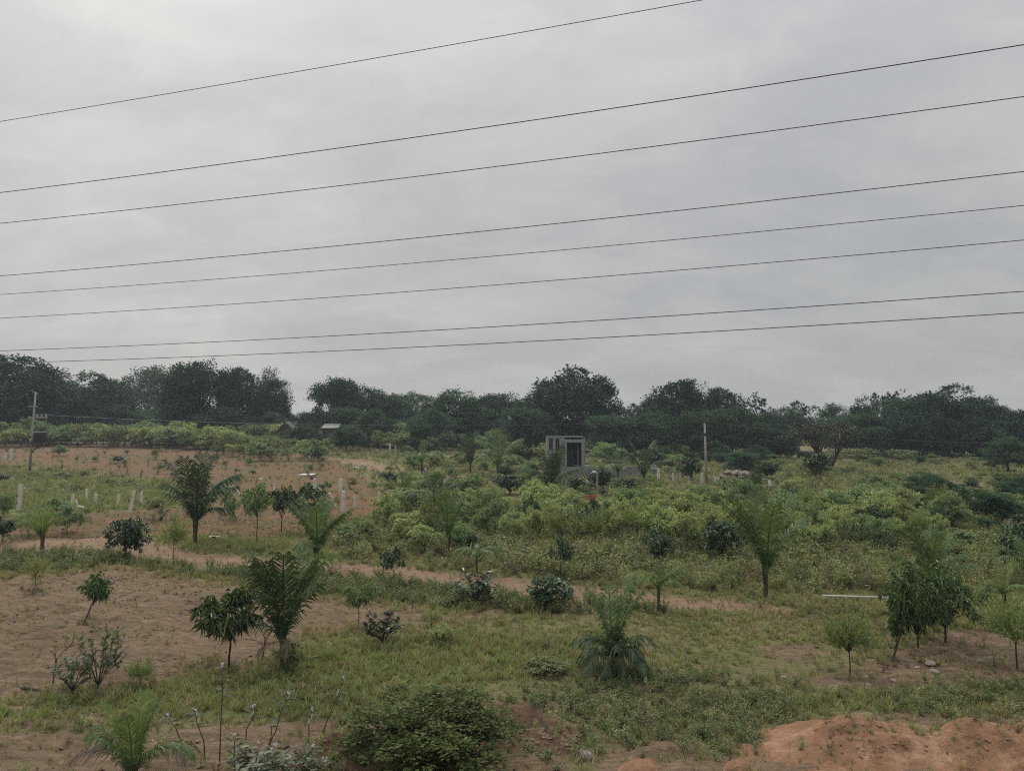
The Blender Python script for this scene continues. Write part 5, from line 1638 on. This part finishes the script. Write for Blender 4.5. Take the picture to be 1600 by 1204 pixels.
scrub([(90, 712), (300, 706), (500, 722), (540, 745), (600, 775), (560, 800), (330, 800), (300, 760), (170, 742)], 34, 26, 9, 64, [('olive', 5), ('mid', 3), ('dark_sapling', 3)], 15, 14, 'brown field sprout', 'field_sprout', 'plant', 'sprouts on the far brown field', [(200, 'right of the transformer pole'), (330, 'behind the leaning post'), (430, 'right of the large dark palm'), (999, 'around the pale stone posts')])
ORD = ['first', 'second', 'third', 'fourth', 'fifth', 'sixth', 'seventh', 'eighth', 'ninth', 'tenth']
sets = {}
for o, lab, x in WAIT:
    sets.setdefault(lab, []).append((x, o))
for lab, lst in sets.items():
    lst.sort(key=lambda q: q[0])
    for i_, (x, o) in enumerate(lst):
        if len(lst) == 1 or len(lst) > 14:
            o['label'] = lab
        elif i_ >= len(lst) / 2:
            k_ = len(lst) - 1 - i_
            o['label'] = lab + (', rightmost' if k_ == 0 else f', {ORD[k_]} from right')
        else:
            o['label'] = lab + (', leftmost' if i_ == 0 else f', {ORD[i_]} from left')

# ------------------------------------------------------------------ ground cover (nobody could count it)
hidden = bpy.data.collections.new('cover_sources')       # never linked to the scene


def source(name, me):
    c = bpy.data.collections.new(name)
    for i, m_ in enumerate(me):
        o = bpy.data.objects.new(f'{name}_{i}', m_)
        c.objects.link(o)
    return c


def tuft(seed, mat, n=14, h=1.0, spread=0.35, wid=0.05):
    rs_ = np.random.RandomState(seed)
    a = rs_.uniform(0, 6.28, n)
    P = np.stack([np.cos(a), np.sin(a), np.zeros(n)], 1) * rs_.uniform(0, spread * 0.5, (n, 1))
    out = np.stack([np.cos(a), np.sin(a), np.zeros(n)], 1)
    hh_ = h * rs_.uniform(0.45, 1.0, (n, 1))
    sp = rs_.uniform(0.1, spread * 1.6, (n, 1))
    S = np.stack([-np.sin(a), np.cos(a), np.zeros(n)], 1) * wid / 2
    m1 = P + out * sp * 0.4 + np.array([0, 0, 1]) * hh_ * 0.6
    tp_ = P + out * sp + np.array([0, 0, 1]) * hh_
    V = np.stack([P - S, P + S, m1 + S * 0.8, m1 - S * 0.8, tp_], 1).reshape(-1, 3)
    b = (np.arange(n) * 5)[:, None]
    F = np.concatenate([b + np.array([[0, 1, 2]]), b + np.array([[0, 2, 3]]), b + np.array([[3, 2, 4]])], 1).reshape(-1, 3)
    return mesh('tuft', V, F, M[mat])


def weed(seed, mat, n=90, L=0.14, W=0.05, tall=1.0):
    rs_ = np.random.RandomState(seed)
    VV, FF, off = [], [], 0
    for s_ in range(9):
        a, q = rs_.uniform(0, 6.28), rs_.uniform(0.1, 0.45)
        top = np.array([math.cos(a) * q, math.sin(a) * q, tall * rs_.uniform(0.55, 1.0)])
        m_ = n // 9
        tt = rs_.uniform(0.15, 1, (m_, 1))
        P = top * tt + rs_.normal(0, 0.04, (m_, 3))
        V, F = leaves(P, rdirs(m_, rs_) + np.array([0, 0, 0.5]), L, W, rs_, 0.15, 0.1)
        VV.append(V); FF.append(F + off); off += len(V)
        S = np.array([[-0.012, 0, 0], [0.012, 0, 0], top + [0.004, 0, 0], top - [0.004, 0, 0]])
        VV.append(S); FF.append(np.array([[0, 1, 2], [0, 2, 3]]) + off); off += 4
    return mesh('weed', np.concatenate(VV), np.concatenate(FF), M[mat])


def clod(seed):
    return stone_mesh(seed, 'clod', 0.55, 1)


SRC = {
    'grass': source('grass_tufts', [tuft(s, 'grass') for s in (1, 2, 3)] + [tuft(4, 'grass_dry')]),
    'dry': source('dry_tufts', [tuft(s, 'grass_dry') for s in (5, 6, 7)] + [tuft(8, 'grass')]),
    'weed': source('weed_stalks', [weed(s, 'weed') for s in (1, 2, 3)] + [weed(4, 'weed_brown', 60), weed(5, 'weed_green')]),
    'green': source('green_weeds', [weed(s, 'weed_green', 100) for s in (6, 7, 8)]),
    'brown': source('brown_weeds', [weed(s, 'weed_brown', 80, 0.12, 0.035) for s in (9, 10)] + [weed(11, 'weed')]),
    'clod': source('clods', [clod(s) for s in (401, 402, 403)]),
}


def cover(name, label, cat, src, P, scl, seed, tilt=0.15, zoff=-0.01, extra_z=None):
    n = len(P)
    rs_ = np.random.RandomState(seed)
    z_ = height(P[:, 0], P[:, 1]) + zoff
    if extra_z is not None:
        z_ = z_ + extra_z
    me = bpy.data.meshes.new(name)
    me.vertices.add(n)
    me.vertices.foreach_set('co', np.column_stack([P, z_]).astype(np.float32).ravel())
    rot = np.column_stack([rs_.normal(0, tilt, n), rs_.normal(0, tilt, n), rs_.uniform(0, 6.28, n)]).astype(np.float32)
    a = me.attributes.new('rot', 'FLOAT_VECTOR', 'POINT'); a.data.foreach_set('vector', rot.ravel())
    a = me.attributes.new('scl', 'FLOAT_VECTOR', 'POINT'); a.data.foreach_set('vector', scl.astype(np.float32).ravel())
    o = obj(name, me)
    ng = bpy.data.node_groups.new(name + '_scatter', 'GeometryNodeTree')
    ng.interface.new_socket('Geometry', in_out='INPUT', socket_type='NodeSocketGeometry')
    ng.interface.new_socket('Geometry', in_out='OUTPUT', socket_type='NodeSocketGeometry')
    N, L = ng.nodes, ng.links
    gi, go = N.new('NodeGroupInput'), N.new('NodeGroupOutput')
    ip = N.new('GeometryNodeInstanceOnPoints')
    ci = N.new('GeometryNodeCollectionInfo')
    ci.inputs['Collection'].default_value = SRC[src]
    ci.inputs['Separate Children'].default_value = True
    ci.inputs['Reset Children'].default_value = True
    nr_, ns_ = N.new('GeometryNodeInputNamedAttribute'), N.new('GeometryNodeInputNamedAttribute')
    for nd, nm in ((nr_, 'rot'), (ns_, 'scl')):
        nd.data_type = 'FLOAT_VECTOR'
        nd.inputs['Name'].default_value = nm
    ip.inputs['Pick Instance'].default_value = True
    L.new(gi.outputs[0], ip.inputs['Points'])
    L.new(ci.outputs[0], ip.inputs['Instance'])
    L.new(nr_.outputs[0], ip.inputs['Rotation'])
    L.new(ns_.outputs[0], ip.inputs['Scale'])
    L.new(ip.outputs[0], go.inputs[0])
    md = o.modifiers.new('scatter', 'NODES')
    md.node_group = ng
    return tag(o, label, cat, kind='stuff')


def wedge(n, y0, y1, seed, marg=1.22):
    """random ground points over the ground that the photograph shows"""
    rs_ = np.random.RandomState(seed)
    y = np.sqrt(rs_.uniform(y0 ** 2, y1 ** 2, n))
    x = rs_.uniform(-1, 1, n) * y * 0.667 * marg
    return np.column_stack([x, y]), rs_


def vnoise(P, s, seed):
    """cheap smooth value noise in 0..1"""
    rs_ = np.random.RandomState(seed)
    out = 0
    for k_ in range(7):
        kx, ky = rs_.normal(0, 1 / s, 2)
        out = out + np.sin(kx * P[:, 0] + ky * P[:, 1] + rs_.uniform(0, 6.28))
    return np.clip(0.5 + out / 7 * 0.95, 0, 1)


def scl3(rs_, n, lo, hi, wide=1.0):
    h_ = rs_.uniform(lo, hi, n)
    w_ = h_ * rs_.uniform(0.8, 1.3, n) * wide
    return np.column_stack([w_, w_, h_])


# short grass over everything green, thinner with distance
Ps, Ss = [], []
for (y0, y1, dens, lo, hi, sd) in ((10.5, 18, 95, 0.07, 0.17, 1), (18, 28, 60, 0.09, 0.20, 2), (28, 50, 20, 0.14, 0.30, 3), (50, 120, 3.2, 0.25, 0.5, 4)):
    n = int(0.5 * (y1 ** 2 - y0 ** 2) * 2 * 0.667 * 1.22 * dens)
    P, rs_ = wedge(n, y0, y1, sd)
    keep = (1 - region(P, 'field') * 0.97) * (1 - region(P, 'soil') * 0.9) * (1 - region(P, 'road', 0.5) * 0.94)
    keep = keep * (0.18 + 0.82 * np.clip(1.6 * vnoise(P, 1.1, 5) * vnoise(P, 4.0, 9) * 2.0, 0, 1))
    keep = np.maximum(keep, region(P, 'lush') * 0.9)
    k_ = rs_.rand(n) < keep
    P = P[k_]
    lu = region(P, 'lush')
    Ps.append(P)
    Ss.append(scl3(rs_, len(P), lo, hi, 1.5) * (0.85 + 0.5 * lu[:, None]))
cover('grass', 'short green and straw coloured grass over the open ground', 'grass', 'grass', np.concatenate(Ps), np.concatenate(Ss), 21)

# dry straw grass: edges of the ploughed field, the strip beyond it, the pale belt in front
Ps, Ss = [], []
for (y0, y1, dens, lo, hi, sd) in ((10.5, 18, 42, 0.10, 0.24, 11), (18, 30, 30, 0.14, 0.30, 12), (30, 60, 5, 0.2, 0.4, 13), (60, 120, 1.2, 0.3, 0.5, 14)):
    n = int(0.5 * (y1 ** 2 - y0 ** 2) * 2 * 0.667 * 1.22 * dens)
    P, rs_ = wedge(n, y0, y1, sd)
    f_ = region(P, 'field', 1.2)
    edge = 4 * f_ * (1 - f_)
    keep = np.clip(0.75 * edge + 0.55 * vnoise(P, 2.0, 15) ** 2, 0, 1) * (1 - region(P, 'road', 0.3) * 0.97) * (1 - 0.9 * np.where(f_ > 0.9, 1, 0)) * (1 - 0.7 * region(P, 'soil'))
    keep = keep + 0.012 * (f_ > 0.9)
    k_ = rs_.rand(n) < keep
    P = P[k_]
    Ps.append(P)
    Ss.append(scl3(rs_, len(P), lo, hi, 1.2))
cover('dry_grass', 'straw coloured dry grass tufts along the field edges', 'grass', 'dry', np.concatenate(Ps), np.concatenate(Ss), 22)

# stubble of the ploughed field, lying in rows
P, rs_ = wedge(90000, 10.5, 46, 16)
rowy = vnoise(np.column_stack([P[:, 0] * 0.22, P[:, 1] * 2.2]), 1.0, 17)
k_ = rs_.rand(len(P)) < np.clip(region(P, 'field') + 0.6 * region(P, 'soil'), 0, 1) * np.where(rowy > 0.50, 0.55, 0.09)
P = P[k_]
cover('field_stubble', 'short dry stubble in rows on the ploughed field', 'grass', 'dry', P, scl3(rs_, len(P), 0.03, 0.10, 2.0) * (0.7 + P[:, 1:2] / 60), 24)

# tall scrubby weeds behind the road
P, rs_ = wedge(26000, 26, 64, 31)
k_ = rs_.rand(len(P)) < region(P, 'weeds', 0.6) * (0.35 + 0.65 * vnoise(P, 2.5, 3)) * (1 - region(P, 'road', 0.2))
P = P[k_]
cover('scrub_weeds', 'dense brownish green weeds behind the dirt road', 'weeds', 'weed', P, scl3(rs_, len(P), 0.30, 0.85, 1.25) * (0.7 + 0.6 * vnoise(P, 3.0, 8)[:, None]), 32)

# dark weeds of the strip in front of the road
P, rs_ = wedge(16000, 20, 40, 41)
k_ = rs_.rand(len(P)) < region(P, 'strip', 0.35) * (0.45 + 0.55 * vnoise(P, 1.4, 6)) * (1 - region(P, 'road', 0.2))
P = P[k_]
cover('roadside_weeds', 'dark green weeds in the strip between the field and the road', 'weeds', 'green', P, scl3(rs_, len(P), 0.22, 0.55, 1.35), 42)

# weedy foreground: leafy green clumps and brownish dry ones
P, rs_ = wedge(9000, 10.5, 18, 51)
k_ = rs_.rand(len(P)) < region(P, 'weeds_front', 0.7) * (0.3 + 0.7 * vnoise(P, 0.8, 7))
P = P[k_]
cover('front_weeds', 'low leafy weeds in the right foreground', 'weeds', 'green', P, scl3(rs_, len(P), 0.10, 0.30, 1.5), 52)
P, rs_ = wedge(24000, 10.5, 34, 61)
wf = region(P, 'weeds_front', 1.5)
k_ = rs_.rand(len(P)) < (0.5 * wf + 0.11 * (vnoise(P, 2.2, 12) > 0.62)) * (1 - region(P, 'road', 0.2)) * (1 - 0.9 * region(P, 'field')) * (1 - 0.5 * region(P, 'soil'))
P = P[k_]
cover('brown_weeds', 'brownish dry weeds scattered through the grass', 'weeds', 'brown', P, scl3(rs_, len(P), 0.10, 0.32, 1.4), 62)
P, rs_ = wedge(14000, 14, 60, 71)
k_ = rs_.rand(len(P)) < 0.5 * (vnoise(P, 2.6, 22) > 0.60) * (1 - region(P, 'road', 0.2)) * (1 - 0.97 * region(P, 'field')) * (1 - 0.85 * region(P, 'soil'))
P = P[k_]
cover('green_weeds', 'patches of taller green weeds in the grass', 'weeds', 'green', P, scl3(rs_, len(P), 0.10, 0.30, 1.5), 72)
# far fields: low olive scrub
P, rs_ = wedge(12000, 60, 135, 81)
k_ = rs_.rand(len(P)) < (0.25 + 0.75 * (vnoise(P, 5.0, 13) > 0.48)) * (1 - 0.84 * region(P, 'soil')) * (1 - region(P, 'road', 0.3))
P = P[k_]
cover('far_weeds', 'low olive scrub over the far fields', 'weeds', 'weed', P, scl3(rs_, len(P), 0.30, 0.8, 1.8), 82)
# clods on ploughed and bare soil
P, rs_ = wedge(60000, 10.5, 48, 91)
k_ = rs_.rand(len(P)) < np.clip(region(P, 'field') * 0.8 + region(P, 'soil') * 0.5, 0, 1) * (0.25 + 0.75 * (vnoise(np.column_stack([P[:, 0] * 0.25, P[:, 1] * 1.6]), 0.8, 4) > 0.5))
P = P[k_]
s_ = rs_.uniform(0.02, 0.12, len(P)) ** 1.0 * (0.6 + P[:, 1] / 50)
cover('soil_clods', 'loose brown soil clods on the ploughed field', 'clods', 'clod', P, np.column_stack([s_ * 1.6, s_, s_ * 0.8]), 92, tilt=0.3)

# tufts, weeds and crumbs on the bare mounds
def on_mounds(n, seed, lo, hi, wide):
    rs_ = np.random.RandomState(seed)
    Pm, Zs = [], []
    dg = bpy.context.evaluated_depsgraph_get()
    for o in [q for q in col.objects if q.name.startswith('earth_mound')]:
        co = np.empty(len(o.data.vertices) * 3, np.float32)
        o.data.vertices.foreach_get('co', co)
        co = co.reshape(-1, 3) + np.array(o.location)
        zz_ = co[:, 2] - height(co[:, 0], co[:, 1])
        ok = np.where(zz_ > 0.02)[0]
        pick = ok[rs_.randint(0, len(ok), n)]
        q = co[pick]
        q = q[vnoise(q, 0.5, seed) > 0.55]
        Pm.append(q[:, :2]); Zs.append(q[:, 2] - height(q[:, 0], q[:, 1]))
    Pm = np.concatenate(Pm)
    return Pm, np.concatenate(Zs), scl3(rs_, len(Pm), lo, hi, wide)


for nm, lab, cat, src, n, seed, lo, hi, wide in (('mound_weeds', 'sparse dry weeds growing on the earth mounds', 'weeds', 'brown', 110, 5, 0.06, 0.24, 1.5), ('mound_grass', 'thin grass on the earth mounds', 'grass', 'grass', 160, 6, 0.05, 0.14, 1.3),
                                                 ('mound_crumbs', 'loose earth crumbs on the earth mounds', 'clods', 'clod', 900, 7, 0.015, 0.075, 1.4)):
    Pm, Zs, Sc = on_mounds(n, seed, lo, hi, wide)
    cover(nm, lab, cat, src, Pm, Sc, seed, extra_z=Zs)

# brown weeds added round plant feet to stand in for contact shade
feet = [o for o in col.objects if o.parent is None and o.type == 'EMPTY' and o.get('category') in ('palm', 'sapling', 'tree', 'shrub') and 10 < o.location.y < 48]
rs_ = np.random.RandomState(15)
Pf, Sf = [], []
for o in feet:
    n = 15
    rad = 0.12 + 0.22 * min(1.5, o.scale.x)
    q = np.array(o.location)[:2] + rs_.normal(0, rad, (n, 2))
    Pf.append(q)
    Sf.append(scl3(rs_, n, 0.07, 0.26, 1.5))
cover('contact_shade_weeds', 'added brown weeds standing in for contact shade at the feet of saplings and palms', 'weeds', 'brown', np.concatenate(Pf), np.concatenate(Sf), 16)
